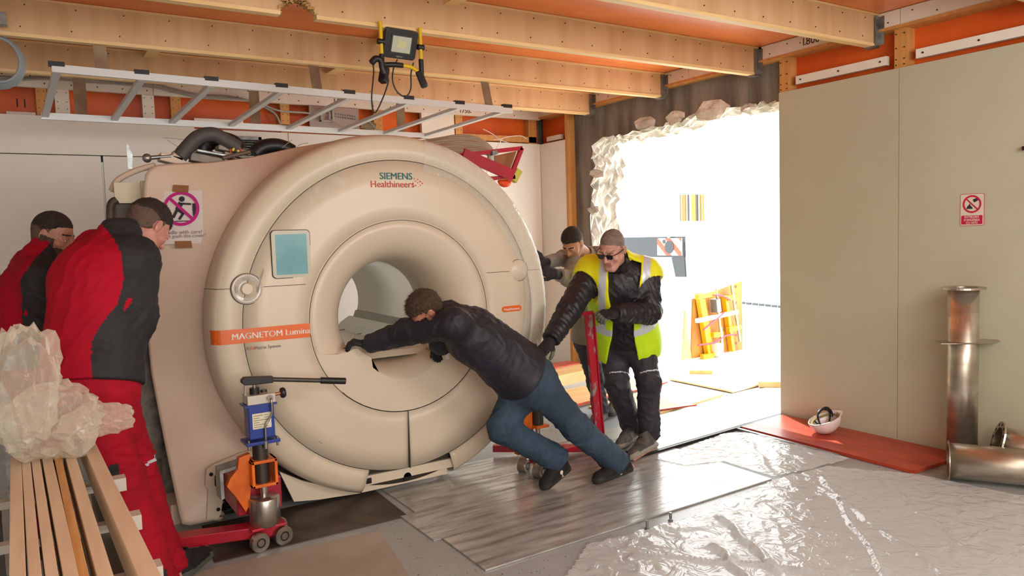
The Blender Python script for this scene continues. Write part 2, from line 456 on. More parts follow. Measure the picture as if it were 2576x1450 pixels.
# chips of render hanging at the lintel
for (y, z, s_) in [(5.02, 2.74, .16), (5.5, 2.74, .10), (5.95, 2.75, .12), (4.6, 2.70, .07), (6.75, 2.3, .09), (6.82, 1.9, .08), (6.8, 1.3, .09)]:
    b = MB(); b.ball((cx0 - .005, y, z), s_, 12, 0, (.22, 1.3, .62))
    P = np.array(b.v); P += .022*np.stack([noise3(P, 3, 28), noise3(P, 4, 28), noise3(P, 5, 28)], 1); b.v = [tuple(p) for p in P]
    b.sm = [False]*len(b.sm); b.build('plaster_chip', m_break, wall_op)

# ---- ceiling, beams
ce = MB(); ce.box((-1.3, -2.1, 3.30), (XR+.4, 8.2, 3.36)); ceiling = struct(ce.build('ceiling', m_conc))
ys = [-2.0, -.2, 1.0, 2.2, 3.35, 4.44, 5.56, 6.68, 8.0]
for i in range(8):
    for x0, x1 in ((-1.2, 2.42), (2.43, XR+.1)):
        bx('plywood_panel', (x0, ys[i]+.004, 3.172), (x1, ys[i+1]-.004, 3.19), m_cply, ceiling)
for y in (-.1, 1.05, 2.2, 3.335, 4.42, 5.55, 6.67):
    zt = 3.168; zb = 2.955
    b = MB()
    if y == 4.42:      # the beam with a notch torn out of its lower edge
        xa, xb = at(706, 36, 1, 4.39).x, at(797, 47, 1, 4.39).x; rn = random.Random(2)
        arch = [(xa + (xb-xa)*t, zb + .075*math.sin(PI*t)**.6 + rn.uniform(-.006, .006)) for t in [k/12 for k in range(1, 12)]]
        b.prism([(-1.2, zb), (xa, zb)] + arch + [(xb, zb), (XR-.022, zb), (XR-.022, zt), (-1.2, zt)], (0, y-.022, 0), (1, 0, 0), (0, 0, 1), (0, .044, 0), 0)
        b.box((-1.2, y-.03, zb-.022), (xa, y+.03, zb+.0), 1); b.box((xb, y-.03, zb-.022), (XR-.05, y+.03, zb+.0), 1)
        notch = [(xa-.01, zb-.01)] + arch + [(xb+.01, zb-.01)]
    else:
        b.box((-1.2, y-.022, zb), (XR-.022, y+.022, zt), 0)
        # pale flange along the bottom and the top edge
        b.box((-1.2, y-.03, zb-.022), (XR-.05, y+.03, zb+.0), 1)
    b.box((-1.2, y-.034, zt-.012), (XR-.022, y+.034, zt+.002), 1)
    bm_ = b.build('beam', [m_beam, m_beamu], ceiling)
    sc = MB()
    for i in range(22):
        x = -.5 + i*.27
        for zz in (zb+.04, zt-.04): sc.cyl((x + (.03 if zz > 3.05 else 0), y-.0225, zz), (x + (.03 if zz > 3.05 else 0), y-.0265, zz), .0045, 6)
    stuff(sc.build('screws', m_screw, bm_))
    if y == 4.42:
        t_ = MB(); rn = random.Random(5)
        for (x0_, z0_), (x1_, z1_) in zip(notch[:-1], notch[1:]):
            for q in range(3):
                c_ = Vector((x0_ + (x1_-x0_)*rn.random(), y-.024+.02*q, z0_ + (z1_-z0_)*rn.random()))
                t_.obox(c_, (rn.uniform(.008, .022), 0, rn.uniform(-.01, .01)), (0, .012, 0), (rn.uniform(-.003, .003), 0, rn.uniform(.003, .010)))
        stuff(t_.build('splinters', mat('splintered_wood', '#C9A060', .9, col2='#8A6634', nscale=30), bm_))
    # joist hanger at the wall
    h = MB()
    h.box((XR-.10, y-.036, zb-.03), (XR-.021, y+.036, zb-.022)); h.box((XR-.075, y-.038, zb-.03), (XR-.021, y-.034, zt-.02)); h.box((XR-.075, y+.034, zb-.03), (XR-.021, y+.038, zt-.02))
    h.box((XR-.025, y-.075, zb-.01), (XR-.021, y-.03, zt-.02)); h.box((XR-.025, y+.03, zb-.01), (XR-.021, y+.075, zt-.02))
    for zz in (3.0, 3.04, 3.08, 3.12):
        h.cyl((XR-.05, y-.038, zz), (XR-.05, y-.042, zz), .005, 6); h.cyl((XR-.021, y-.055, zz), (XR-.032, y-.055, zz), .005, 6)
    h.build('joist_hanger', m_galv, bm_)
# cross battens under the plywood
for x, y0, y1 in [(2.38, 2.2, 3.31), (2.38, 3.36, 4.40), (2.38, 4.44, 5.53), (2.38, 5.57, 6.65), (.9, 5.57, 6.65), (.0, 6.7, YB), (3.4, 6.7, YB), (1.9, 6.7, YB), (4.4, -.1, 1.0)]:
    bx('cross_batten', (x-.045, y0, 3.125), (x+.045, y1, 3.171), m_beamu, ceiling)
# ================================================================== the scanner
MX, MZ = 1.98, 1.145
m_gel = mat('scanner_white_shell', '#D6C8B2', .36, col2='#D0C2AC', nscale=.8)
m_gel2 = mat('scanner_side_shell', '#D6C0AC', .42)
m_gap = mat('seam_shadow_gap', '#4A4238', .8)
m_org = mat('orange_stripe', '#E0661A', .35)
m_mag = mat('magnet_vessel', '#A79F92', .6, col2='#7E766A', nscale=6, detail=6)
mri = thing('mri_scanner', 'huge white ring shaped hospital scanner in the middle of the room', 'medical scanner', (MX, 4.6, 0))
PROF = [(.352, 4.98), (.350, 4.74), (.356, 4.66), (.372, 4.585), (.40, 4.525), (.44, 4.475), (.49, 4.442), (.55, 4.420), (.61, 4.408),
        (.61, 4.408), (.70, 4.413), (.85, 4.421), (.985, 4.429), (1.06, 4.436), (1.112, 4.446), (1.140, 4.470), (1.156, 4.52), (1.166, 4.60), (1.160, 4.70), (1.12, 4.74)]
PR = np.array([p[0] for p in PROF]); PY = np.array([p[1] for p in PROF])
def ysurf(x, z):
    r = math.hypot(x - MX, z - MZ)
    return float(np.interp(r, PR[3:-2], PY[3:-2]))
def ring(name, prof, m_, a0=0, a1=2*PI, n=128, par=mri, th=.008):
    """shell of revolution round the bore axis, angles from +x towards +z; sharp corners split the shading"""
    b = MB(); full = abs(a1 - a0 - 2*PI) < 1e-6; k_ = n if full else n + 1
    chunks = [[prof[0]]]
    for i in range(1, len(prof)):
        chunks[-1].append(prof[i])
        if i < len(prof)-1:
            d0 = Vector((prof[i][0]-prof[i-1][0], prof[i][1]-prof[i-1][1])); d1 = Vector((prof[i+1][0]-prof[i][0], prof[i+1][1]-prof[i][1]))
            if d0.length > 1e-6 and d1.length > 1e-6 and d0.angle(d1) > .6: chunks.append([prof[i]])
    for ch in chunks:
        vs = []
        for (r_, y_) in ch:
            for j in range(k_):
                a = a0 + (a1 - a0) * j / n
                vs.append((MX + r_*math.cos(a), y_, MZ + r_*math.sin(a)))
        fs = []
        for i in range(len(ch)-1):
            for j in range(n):
                j2 = (j+1) % k_
                fs.append((i*k_+j, (i+1)*k_+j, (i+1)*k_+j2, i*k_+j2))
        b.add(vs, fs, 0, True)
    o = b.build(name, m_, par)
    s = o.modifiers.new('t', 'SOLIDIFY'); s.thickness = th; s.offset = -1
    return o
def edges(p):   # turn the lip back so that a seam reads as a groove
    return [(p[0][0], p[0][1]+.02)] + p + [(p[-1][0], p[-1][1]+.02)]
# angles of the cut-outs
A_DL = math.atan2(.85-MZ, 1.70-MX); A_DR = math.atan2(.86-MZ, 2.30-MX)          # docking recess
A_BL = math.atan2(.02-MZ, 1.66-MX) ; A_BR = math.atan2(.04-MZ, 2.33-MX)         # notch in the lower rim
# funnel, without the docking sector
fun = [(r_, y_) for r_, y_ in PROF[:9]]
ring('bore_funnel', fun, m_gel, A_DR + .02, A_DL + 2*PI - .02)
def flatbits(poly, name, m_=m_gel, dy=0.0, th=.012, par=mri):
    b = MB(); n = len(poly)
    A = [(x, ysurf(x, z) + dy if abs(dy) < 1 else dy, z) for x, z in poly]; B = [(x, y + th, z) for x, y, z in A]
    b.add(A + B, [tuple(range(n)), tuple(range(n, 2*n))[::-1]] + [(i, n+i, n+(i+1) % n, (i+1) % n) for i in range(n)])
    return b.build(name, m_, par)
# lower docking plate that fills the funnel below the bore
dock = []
r9 = .606
for i in range(25):
    a = math.pi + .30 + (2*PI - .22 - math.pi - .30) * i / 24
    dock.append((MX + r9*math.cos(a), MZ + r9*math.sin(a)))
rec = []   # recess outline, right to left
rec.append((2.31, .975)); rec.append((2.245, .905)); rec.append((2.235, .865))
for i in range(13):
    t = i / 12; x = 2.235 - (2.235 - 1.755) * t
    rec.append((x, .738 + .115*(abs(x-1.985)/.24)**2.2))
rec += [(1.747, .905), (1.70, .935), (1.655, .972), (1.54, .95)]
plate = MB(); pts = dock + rec
yf = 4.406
n = len(pts)
A = [(x, yf, z) for x, z in pts]; B = [(x, yf + .03, z) for x, z in pts]
bmx = bmesh.new(); va = [bmx.verts.new(p) for p in A]; bmx.faces.new(va); bmesh.ops.triangulate(bmx, faces=bmx.faces[:])
bmx.verts.index_update(); tris = [tuple(v.index for v in f.verts) for f in bmx.faces]; bmx.free()
plate.add(A + B, tris + [tuple(n + i for i in t[::-1]) for t in tris] + [(i, n+i, n+(i+1) % n, (i+1) % n) for i in range(n)])
plate.build('docking_plate', m_gel, mri)
# walls of the recess going back under the bore
rw = MB(); m_ = len(rec)
fr = [(x, yf+.001, z) for x, z in rec]
bk = [(MX + (x-MX)*.98, 4.80, z + (.905-z)*.92 if z < .9 else z) for x, z in rec]
rw.add(fr + bk, [(i, i+1, m_+i+1, m_+i) for i in range(m_-1)], 0, True)
o = rw.build('docking_recess', m_gel, mri); s_ = o.modifiers.new('t', 'SOLIDIFY'); s_.thickness = .01; s_.offset = 0
# front face: left and right halves, top and bottom, joints at z = 1.385 and x = MX
a_j = math.asin((1.388 - MZ) / .8); eps = .0035
face = edges([(r_, y_) for r_, y_ in PROF[9:13]])
face[0] = (.612, face[0][1]); face[1] = (.612, face[1][1])
for a0, a1 in [(-.5*PI+.003, 1.5*PI-.003)]:
    ring('front_cover', face, m_gel, a0, a1, 160)
rim = edges([(.990, 4.4295)] + [(r_, y_) for r_, y_ in PROF[13:]])
for a0, a1 in [(A_BR, A_BL + 2*PI)]:
    ring('outer_rim', rim, m_gel, a0, a1, 160)
ring('seam_backing', [(.60, 4.46), (1.10, 4.50)], m_gap, 0, 2*PI, 128)
# low sill in the notch
bx('sill', (1.665, 4.47, .085), (2.33, 4.60, .145), m_gel, mri)
bx('sill_skirt', (1.68, 4.50, .035), (2.29, 4.58, .08), m_gel, mri)
b = MB(); b.cyl((1.985, 4.495, .085), (1.985, 4.47, .085), .028, 20); b.build('cable_port', m_dark, mri)
b = MB(); b.box((1.70, 4.465, .095), (1.735, 4.47, .13)); b.build('latch_slot', m_dark, mri)
# bore tube with bed rail
ring('bore_tube', [(.352, 4.97), (.352, 6.1)], mat('bore_liner', '#F0EEE6', .5), 0, 2*PI, 96)
bx('bed_bridge', (1.73, 4.62, .862), (2.24, 6.1, .905), m_gel, mri)
b = MB(); b.prism([(2.12, .905), (2.285, .905), (2.30, .99), (2.235, 1.0), (2.16, .955)], (0, 4.72, 0), (1,0,0), (0,0,1), (0, 1.38, 0)); b.build('bed_rail', mat('rail_white', '#EDECE4', .45), mri)
b = MB(); b.prism([(2.268, .99), (2.31, .985), (2.318, 1.045), (2.29, 1.045)], (0, 4.75, 0), (1,0,0), (0,0,1), (0, 1.34, 0)); b.build('bed_rail', mat('rail_grey', '#A9A79A', .5), mri)
for y in (5.35, 5.7):
    b = MB(); b.tube([(2.0, y, .907), (2.0, y, .935), (2.06, y+.03, .935)], .004, 6); b.build('clip', m_galv, mri)
ring('rear_funnel', [(.352, 6.08), (.42, 6.2), (.55, 6.25)], m_gel, 0, 2*PI, 64)
bx('recess_side', (1.69, 4.44, .70), (1.757, 4.80, .90), m_gel, mri)
bx('bed_support', (1.64, 4.79, .70), (2.33, 4.84, .90), m_gel, mri)
# magnet vessel behind the covers
mg = MB(); mg.lathe([(.36, 4.80), (.98, 4.80), (1.02, 4.85), (1.02, 6.15), (.98, 6.2), (.55, 6.2)], (MX, 0, MZ), (0, 1, 0), 64)
mg.build('magnet_vessel', m_mag, mri)
# flared side cover on the near left
HPX = [(548, 1180), (636, 1152), (668, 1160), (700, 1215), (738, 1262), (650, 1300), (553, 1300), (553, 1262), (548, 1240), (534, 1228), (531, 1192)]
HP_ = [(q.x, q.z) for q in (at(px, py, 1, 4.60) for px, py in HPX)]
def in_hole(x, z):
    ins = False; n = len(HP_)
    for i in range(n):
        x1, y1 = HP_[i]; x2, y2 = HP_[(i+1) % n]
        if (y1 > z) != (y2 > z) and x < (x2-x1)*(z-y1)/(y2-y1+1e-12)+x1: ins = not ins
    return ins
def cover():
    b = MB(); rows = 28; cols = 130
    out = [(.84, .02), (.80, .03), (.66, .03), (.635, .045), (.60, .45), (.565, .9), (.555, 1.25), (.565, 1.6), (.585, 1.95), (.60, 2.06), (.635, 2.105),
           (.72, 2.118), (.95, 2.13), (1.2, 2.165), (1.45, 2.225), (1.75, 2.285), (1.98, 2.30), (2.3, 2.285), (2.6, 2.17), (2.85, 1.95), (3.0, 1.6), (3.04, 1.25)]
    o3 = [Vector((x, 0, z)) for x, z in out]
    # resample evenly
    L_ = [0]
    for i in range(1, len(o3)): L_.append(L_[-1] + (o3[i]-o3[i-1]).length)
    O = []
    for j in range(cols+1):
        t = L_[-1]*j/cols
        i = max(k for k in range(len(L_)) if L_[k] <= t + 1e-9); i = min(i, len(o3)-2)
        O.append(o3[i].lerp(o3[i+1], (t-L_[i])/(L_[i+1]-L_[i])))
    vs = []; A0 = math.atan2(O[0].z-MZ, O[0].x-MX) + 2*PI
    for j, p in enumerate(O):
        a = math.atan2(p.z - MZ, p.x - MX)
        if a < -.2: a += 2*PI
        cir = Vector((MX + 1.12*math.cos(a), 0, MZ + 1.12*math.sin(a)))
        low = max(0, min(1, (.9 - p.z)/.9)) if p.x < MX else 0
        yb = 4.90 - .30*low**1.2
        for i in range(rows+1):
            t = i/rows
            q = cir.lerp(p, t**1.35)
            y = 4.60 + (yb - 4.60) * (t**.8)
            vs.append((q.x, y, max(q.z, .02)))
    fs = []
    for j in range(cols):
        for i in range(rows):
            a = j*(rows+1)+i
            c = [vs[k] for k in (a, a+1, a+rows+2, a+rows+1)]
            cx = sum(k[0] for k in c)/4; cz = sum(k[2] for k in c)/4
            if in_hole(cx, cz): continue
            fs.append((a, a+1, a+rows+2, a+rows+1))
    # returned edge
    b.add(vs, fs, 0, True)
    o = b.build('side_cover', m_gel2, mri); s = o.modifiers.new('t', 'SOLIDIFY'); s.thickness = .03; s.offset = 0
    return o
side = cover()
# frame round the service hole at the foot of the side cover
YH = 4.575
def hp(px, py, y=YH): return at(px, py, 1, y)
b = MB()
fo = [(520, 1308), (524, 1232), (516, 1222), (520, 1182), (540, 1168), (605, 1140), (640, 1132), (664, 1146), (672, 1164), (640, 1156), (622, 1164), (552, 1188), (540, 1198), (540, 1222), (556, 1238), (560, 1262), (556, 1292), (548, 1308)]
pts = [hp(*q) for q in fo]
b.prism([(q.x, q.z) for q in pts], (0, YH, 0), (1, 0, 0), (0, 0, 1), (0, .02, 0)); b.build('hole_flange', mat('flange_cream', '#CDBEA8', .45), mri)
for q in ((620, 1148), (531, 1194), (549, 1282)):
    q = hp(*q); b = MB(); b.cyl((q.x, YH-.001, q.z), (q.x, YH-.006, q.z), .011, 12); b.build('screw_hole', m_dark, mri)
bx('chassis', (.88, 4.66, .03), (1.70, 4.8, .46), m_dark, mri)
fq = [hp(px, py, 4.55) for px, py in [(703, 1188), (740, 1263), (800, 1258), (908, 1248), (860, 1230), (765, 1212)]]
b = MB(); b.prism([(q.x, max(q.z, .015)) for q in fq], (0, 4.55, 0), (1,0,0), (0,0,1), (0,.04,0)); b.build('foot_fairing', m_gel, mri)
b = MB(); r = random.Random(4)
for i in range(60):
    q = hp(r.gauss(556 + 14*(i % 2), 8), r.uniform(1185, 1285), 4.63)
    b.obox(q, (r.uniform(.004, .016), 0, .003), (0, .008, 0), (.003, 0, r.uniform(.003, .007)))
stuff(b.build('foil_shreds', mat('crumpled_foil', '#A9ADAE', .2, metal=1), mri))
# grey innards between side cover and vessel
b = MB()
b.box((.50, 4.98, .35), (.60, 5.9, 1.75), 0); b.box((.60, 5.0, .1), (1.05, 6.0, 1.75), 0)
b.build('electronics_rack', mat('rack_grey', '#8C8379', .6, col2='#5E554C', nscale=14, detail=6, bump=.3, bscale=60), mri)
r = random.Random(8)
for i in range(26):
    z = .4 + i*.052; x = .50
    h = r.uniform(.02, .05); y = r.uniform(4.95, 5.5)
    bx('rack_module', (x - r.uniform(.004, .03), y, z), (x+.05, y + r.uniform(.08, .3), z + h*.8), [m_galv, m_black, mat('module_tan', '#8D7C66', .6), m_whitewood][r.randrange(4)], mri)
# open top of the rear: curved bracket, dark box
b = MB(); b.tube(spline([(.435, 5.1, 1.98), (.47, 5.05, 2.04), (.56, 5.0, 2.09), (.66, 4.95, 2.12)], 6), .018, 8); b.build('top_bracket', m_gel2, mri)
bx('top_bracket', (.44, 5.0, 1.90), (.66, 5.03, 2.02), mat('bracket_cream', '#C9BEA0', .5), mri)
bx('module_box', (.58, 4.96, 1.93), (.70, 5.0, 2.03), mat('bracket_cream', '#C9BEA0', .5), mri)
bx('dark_housing', (.45, 5.05, 1.2), (.66, 5.5, 1.93), mat('brown_housing', '#55463A', .6, col2='#3A2F27', nscale=8), mri)
b = MB(); b.tube(spline([(.42, 5.0, 1.5), (.41, 5.0, 1.7), (.415, 5.0, 1.88), (.45, 5.0, 1.92)], 6), .022, 8); b.build('duct', mat('brown_housing', '#55463A', .6), mri)
bx('foot_plinth', (.60, 4.75, .0), (.9, 6.0, .12), m_gel2, mri)

# hardware on top of the vessel
Yt = 5.0
def T(px, py, y=Yt): return at(px, py, 1, y)
b = MB(); b.tube(spline([T(452, 395), T(475, 368), T(500, 345), T(535, 338), T(565, 352), T(600, 372)], 7), .045, 12)
b.build('thick_hose', mat('grey_hose', '#4A4846', .6, bump=.3, bscale=80), mri)
b = MB(); b.tube(spline([T(510, 385, 5.2), T(515, 362, 5.2), T(545, 352, 5.2), T(585, 362, 5.2), T(600, 380, 5.2)], 7), .06, 12)
b.build('thick_hose', m_black, mri)
b = MB(); b.tube(spline([T(640, 388, 5.1), T(660, 372, 5.1), T(690, 367, 5.1), T(715, 372, 5.1), T(735, 382, 5.1)], 7), .05, 12)
b.build('thick_hose', m_black, mri)
b = MB(); b.tube([T(368, 398), T(430, 393)], .013, 10); b.ball(T(370, 398), .028, 10); b.build('lifting_rod', m_galv, mri)
for (px, py, px2, py2, th_, m1) in [(400, 395, 470, 412, .05, m_gel2), (432, 388, 460, 400, .05, m_gel2), (476, 395, 560, 412, .05, m_mag), (490, 380, 640, 408, .02, m_galv), (545, 372, 625, 388, .03, m_mag), (560, 390, 622, 402, .035, m_mag)]:
    b = MB(); b.bar(T(px, py, 5.05), T(px2, py2, 5.05), .12, th_); b.build('top_fitting', m1, mri, bevel=.006)
b = MB(); b.tube([T(560, 398, 4.98), T(628, 382, 4.98)], .014, 10); b.build('pipe', mat('brown_pipe', '#6B5347', .5), mri)
b = MB(); b.tube(spline([T(580, 385, 4.98), T(581, 362, 4.98), T(590, 358, 4.98), T(602, 372, 4.98), T(608, 380, 4.98)], 6), .005, 6); b.build('red_wire', mat('red_wire', '#C8442C', .4), mri)
b = MB(); b.tube(spline([T(585, 380, 4.97), T(592, 370, 4.97), T(600, 382, 4.97)], 5), .009, 6); b.build('yellow_tie', mat('yellow_plastic', '#E3C024', .4), mri)
b = MB()
for q in [[(410, 347), (440, 349), (465, 352)], [(420, 352), (445, 368), (455, 378)], [(735, 352), (722, 362), (710, 372)], [(775, 360), (755, 364), (745, 372)]]:
    b.tube(spline([T(x, y) for x, y in q], 4), .0022, 5)
b.build('loose_wires', m_gcable, mri, kind='stuff')
b = MB(); b.prism([(0,0),(.022,0),(.03,.08),(.012,.14),(.0,.14)], T(322, 425, 5.0), (1,0,0), (0,0,1), (0,.004,0)); b.build('bent_tab', m_galv, mri)
b = MB(); b.box((1.05, 4.86, 2.02), (1.9, 5.6, 2.12)); b.build('top_tray', m_mag, mri)

# --- front details
def surf_band(name, x0, x1, z0f, z1f, m_, par=mri, dy=-.0025, nx=40, nz=4, th=.002):
    b = MB(); vs = []
    for i in range(nx+1):
        x = x0 + (x1-x0)*i/nx
        for k in range(nz+1):
            z = z0f(x) + (z1f(x)-z0f(x))*k/nz
            vs.append((x, ysurf(x, z) + dy, z))
    fs = [(i*(nz+1)+k, (i+1)*(nz+1)+k, (i+1)*(nz+1)+k+1, i*(nz+1)+k+1) for i in range(nx) for k in range(nz)]
    b.add(vs, fs, 0, True); o = b.build(name, m_, par)
    return o
surf_band('orange_stripe', .822, 1.371, lambda x: 1.074, lambda x: 1.157, m_org, nx=60)
m_txtw = mat('white_lettering', '#F2EDE6', .5); m_txtg = mat('grey_lettering', '#5B544E', .5)
m_teal = mat('teal_lettering', '#1F6A70', .5); m_txto = mat('orange_lettering', '#D0502A', .5)
UX, UZ = Vector((1, 0, 0)), Vector((0, 0, 1))
def surf_text(*a, **k):
    o = text_obj(*a, **k); y0 = a[2][1]
    for v in o.data.vertices: v.co.y = ysurf(v.co.x, v.co.z) - .0035 + (v.co.y - y0)
    o['kind'] = 'stuff'
    return o
for dx in (-.0008, .0008): surf_text('lettering', 'MAGNETOM Lumina', (1.150 + dx, 4.4225, 1.098), UX, UZ, .0500, m_txtw, mri)
surf_text('lettering', 'A', (1.012, 4.426, 1.032), UX, UZ, .028, m_txtg, mri)
surf_text('lettering', 'Bio', (1.041, 4.426, 1.032), UX, UZ, .028, m_txto, mri)
surf_text('lettering', 'Matrix System', (1.123, 4.426, 1.032), UX, UZ, .026, m_txtg, mri)
for dx in (-.001, .001): surf_text('lettering', 'SIEMENS', (1.972 + dx, 4.425, 2.012), UX, UZ, .060, m_teal, mri)
for dx in (-.0007, .0007): surf_text('lettering', 'Healthineers', (1.945 + dx, 4.425, 1.962), UX, UZ, .058, m_txto, mri)
b = MB()
for k, (dx, dz) in enumerate([(0,0),(.018,.014),(.018,-.014),(.036,.026),(.036,-.026),(.034,.004),(.052,.012),(.052,-.012),(.066,0),(.01,.03),(.012,-.03)]):
    b.cyl((2.085+dx, 4.428, 1.988+dz), (2.085+dx, 4.420, 1.988+dz), .0045 if k % 2 else .006, 10)
b.build('dotted_emblem', m_txto, mri)
# right little orange pill
b = MB(); x0, x1, z = 2.735, 2.862, 1.128
pl = [(x1 + .02*math.cos(a), z + .02*math.sin(a)) for a in [-PI/2 + PI*i/8 for i in range(9)]] + [(x0 + .02*math.cos(a), z + .02*math.sin(a)) for a in [PI/2 + PI*i/8 for i in range(9)]]
b.prism(pl, (0, 4.420, 0), UX, UZ, (0, .01, 0)); ol = b.build('orange_label', m_org, mri)
for v in ol.data.vertices: v.co.y = ysurf(v.co.x, v.co.z) + (-.0022 if v.co.y < 4.425 else .004)
surf_text('lettering', 'Healthineers', (2.80, 4.4265, 1.118), UX, UZ, .026, m_txtw, mri)
# display
def rrect(x0, x1, z0, z1, r_, n=6):
    P = []
    for cx, cz, a in ((x1-r_, z1-r_, 0), (x0+r_, z1-r_, PI/2), (x0+r_, z0+r_, PI), (x1-r_, z0+r_, 1.5*PI)):
        P += [(cx + r_*math.cos(a + PI/2*i/n), cz + r_*math.sin(a + PI/2*i/n)) for i in range(n+1)]
    return P
b = MB(); b.prism(rrect(1.170, 1.402, 1.430, 1.712, .026), (0, 4.4155, 0), UX, UZ, (0, .02, 0)); b.build('display_gap', m_gap, mri)
b = MB(); b.prism(rrect(1.174, 1.398, 1.434, 1.708, .024), (0, 4.411, 0), UX, UZ, (0, .02, 0)); disp = b.build('display', mat('display_frame', '#BDBAAA', .3), mri)
b = MB(); b.prism(rrect(1.196, 1.378, 1.452, 1.686, .003), (0, 4.4095, 0), UX, UZ, (0, .005, 0)); b.build('blue_film', mat('protective_blue_film', '#5E9CA6', .25, col2='#6FABB0', nscale=5, coat=.5), disp)
# control dial
for (cx, cz, big) in [(1.027, 1.382, True), (2.868, 1.392, False)]:
    yy = ysurf(cx, cz)
    if big:
        b = MB(); b.lathe([(.0, -.012), (.03, -.012), (.0335, -.008), (.035, .0), (.040, .002), (.068, -.004), (.080, -.008), (.087, -.004), (.087, .03)], (cx, yy, cz), (0, 1, 0), 40)
        d = b.build('control_dial', mat('dial_ring', '#BDB3A6', .22, coat=.5), mri)
        b = MB(); b.lathe([(.087, -.003), (.0905, -.003), (.0905, .03)], (cx, yy, cz), (0, 1, 0), 40); b.build('dial_gap', m_gap, d)
        b = MB(); b.cyl((cx, yy-.012, cz), (cx, yy-.0145, cz), .030, 28); b.build('dial_centre', m_gel, d)
        for a in (0, PI/2, PI, 1.5*PI):
            b = MB(); b.lathe([(.052, -.006), (.064, -.0075)], (cx, yy-.001, cz), (0, 1, 0), 8, a0=a-.3, a1=a+.3); b.build('dial_key', mat('dial_key', '#A79D90', .4), d)
    else:
        b = MB(); b.lathe([(.0745, -.0015), (.0775, -.0015), (.0775, .03)], (cx, yy, cz), (0, 1, 0), 40); b.build('dial_gap', m_gap, mri)
        b = MB(); b.lathe([(.0, -.003), (.073, -.003), (.0745, .0), (.0745, .03)], (cx, yy, cz), (0, 1, 0), 40); b.build('blank_cap', m_gel, mri)
# dark joint lines at z = 1.388
for x0, x1 in ((.828, .936), (1.118, 1.36), (2.60, 2.79), (2.945, 3.125)):
    surf_band('joint_line', x0, x1, lambda x: 1.3868, lambda x: 1.3902, m_gap, nx=20, nz=1, dy=-.0012)
b = MB(); b.box((1.978, 4.405, .160), (1.983, 4.43, .536)); b.build('joint_line', m_gap, mri)
for rr, yy in ((.6105, 4.4065), (.9875, 4.4285)):
    ring('seam_line', [(rr-.0014, yy-.0004), (rr+.0014, yy-.0004)], m_gap, 0 if rr < .8 else -1.28, 2*PI if rr < .8 else 2*PI-1.9, 128, th=.004)
b = MB(); b.box((2.262, 4.402, .835), (2.290, 4.407, .872)); b.build('socket', mat('white_socket', '#E8E6DE', .4), mri)
b = MB(); b.box((1.59, 4.45, .974), (1.61, 4.46, .979)); b.build('socket', m_dark, mri)

# protective stretch film over the rim
m_film = film_mat('stretch_film', '#F2F0E8', .86, .10, .8, 9)
b = MB(); vs = []; NA, NRr = 150, 12
for i in range(NA+1):
    a = -.62 + 2.0*i/NA
    for k in range(NRr+1):
        rr = .93 + .235*k/NRr + .012*math.sin(a*7) * (1 if k == 0 else 0)
        y = float(np.interp(rr, PR[3:-2], PY[3:-2])) - .006
        vs.append((MX + (rr+.004)*math.cos(a), y, MZ + (rr+.004)*math.sin(a)))
P = np.array(vs); ang = np.arctan2(P[:, 2]-MZ, P[:, 0]-MX)
Q = np.stack([ang*26, (np.hypot(P[:, 0]-MX, P[:, 2]-MZ))*9, P[:, 1]], 1)
P[:, 1] -= .006*np.abs(noise3(Q, 11, 1.0))**.5
b.add([tuple(p) for p in P], [(i*(NRr+1)+k, (i+1)*(NRr+1)+k, (i+1)*(NRr+1)+k+1, i*(NRr+1)+k+1) for i in range(NA) for k in range(NRr)], 0, True)
b.build('stretch_film', m_film, mri, label='clear crinkled stretch film on the right rim')
b = MB(); vs = []
for i in range(NA+1):
    a = 1.95 + 2.1*i/NA
    for k in range(NRr+1):
        rr = .90 + .22*k/NRr + .02*math.sin(a*5)*(1 if k == 0 else 0)
        y = float(np.interp(rr, PR[3:-2], PY[3:-2])) - .005
        vs.append((MX + rr*math.cos(a), y, MZ + rr*math.sin(a)))
P = np.array(vs); P[:, 1] -= .0025*np.abs(noise3(P*np.array([1, 1, 1]), 12, 14))
b.add([tuple(p) for p in P], [(i*(NRr+1)+k, (i+1)*(NRr+1)+k, (i+1)*(NRr+1)+k+1, i*(NRr+1)+k+1) for i in range(NA) for k in range(NRr)], 0, True)
b.build('stretch_film', film_mat('stretch_film_thin', '#E9E4D8', .97, .15, .35, 5), mri, label='thin clear stretch film on the left rim')

# ================================================================== things fixed on walls and scanner
from mathutils.bvhtree import BVHTree
_sv = [v.co.copy() for v in side.data.vertices]
bvh = BVHTree.FromPolygons(_sv, [tuple(p.vertices) for p in side.data.polygons])
def hit(px, py):
    d = Vector(CAM_F + (px - 1288) / FPX * CAM_R - (py - 725) / FPX * CAM_U).normalized()
    h = bvh.ray_cast(Vector(CAM_C), d)
    return h[0]
pa, pb_, pc_, pd = hit(408, 483), hit(512, 483), hit(407, 618), hit(514, 612)
ux = ((pb_ - pa) + (pd - pc_)).normalized(); uz = ((pa - pc_) + (pb_ - pd)); uz = (uz - ux*uz.dot(ux)).normalized()
nn = ux.cross(uz)      # towards the room
if nn.y > 0: nn = -nn
cc = (pa + pb_ + pc_ + pd)/4 + nn*.028
wd = ((pb_-pa).length + (pd-pc_).length)/2; ht = ((pa-pc_).length + (pb_-pd).length)/2
m_paper = mat('white_paper', '#D9CFCB', .7); m_mag_ = mat('magenta_print', '#B8127A', .5); m_blk = mat('black_print', '#2A2530', .6)
pt = thing('warning_notice', 'white paper notice with magenta prohibition ring taped to the scanner side', 'notice', cc)
def L2(a, b, d=0): return cc + ux*a + uz*b + nn*d
b = MB(); vs = []; NX, NZ = 8, 10
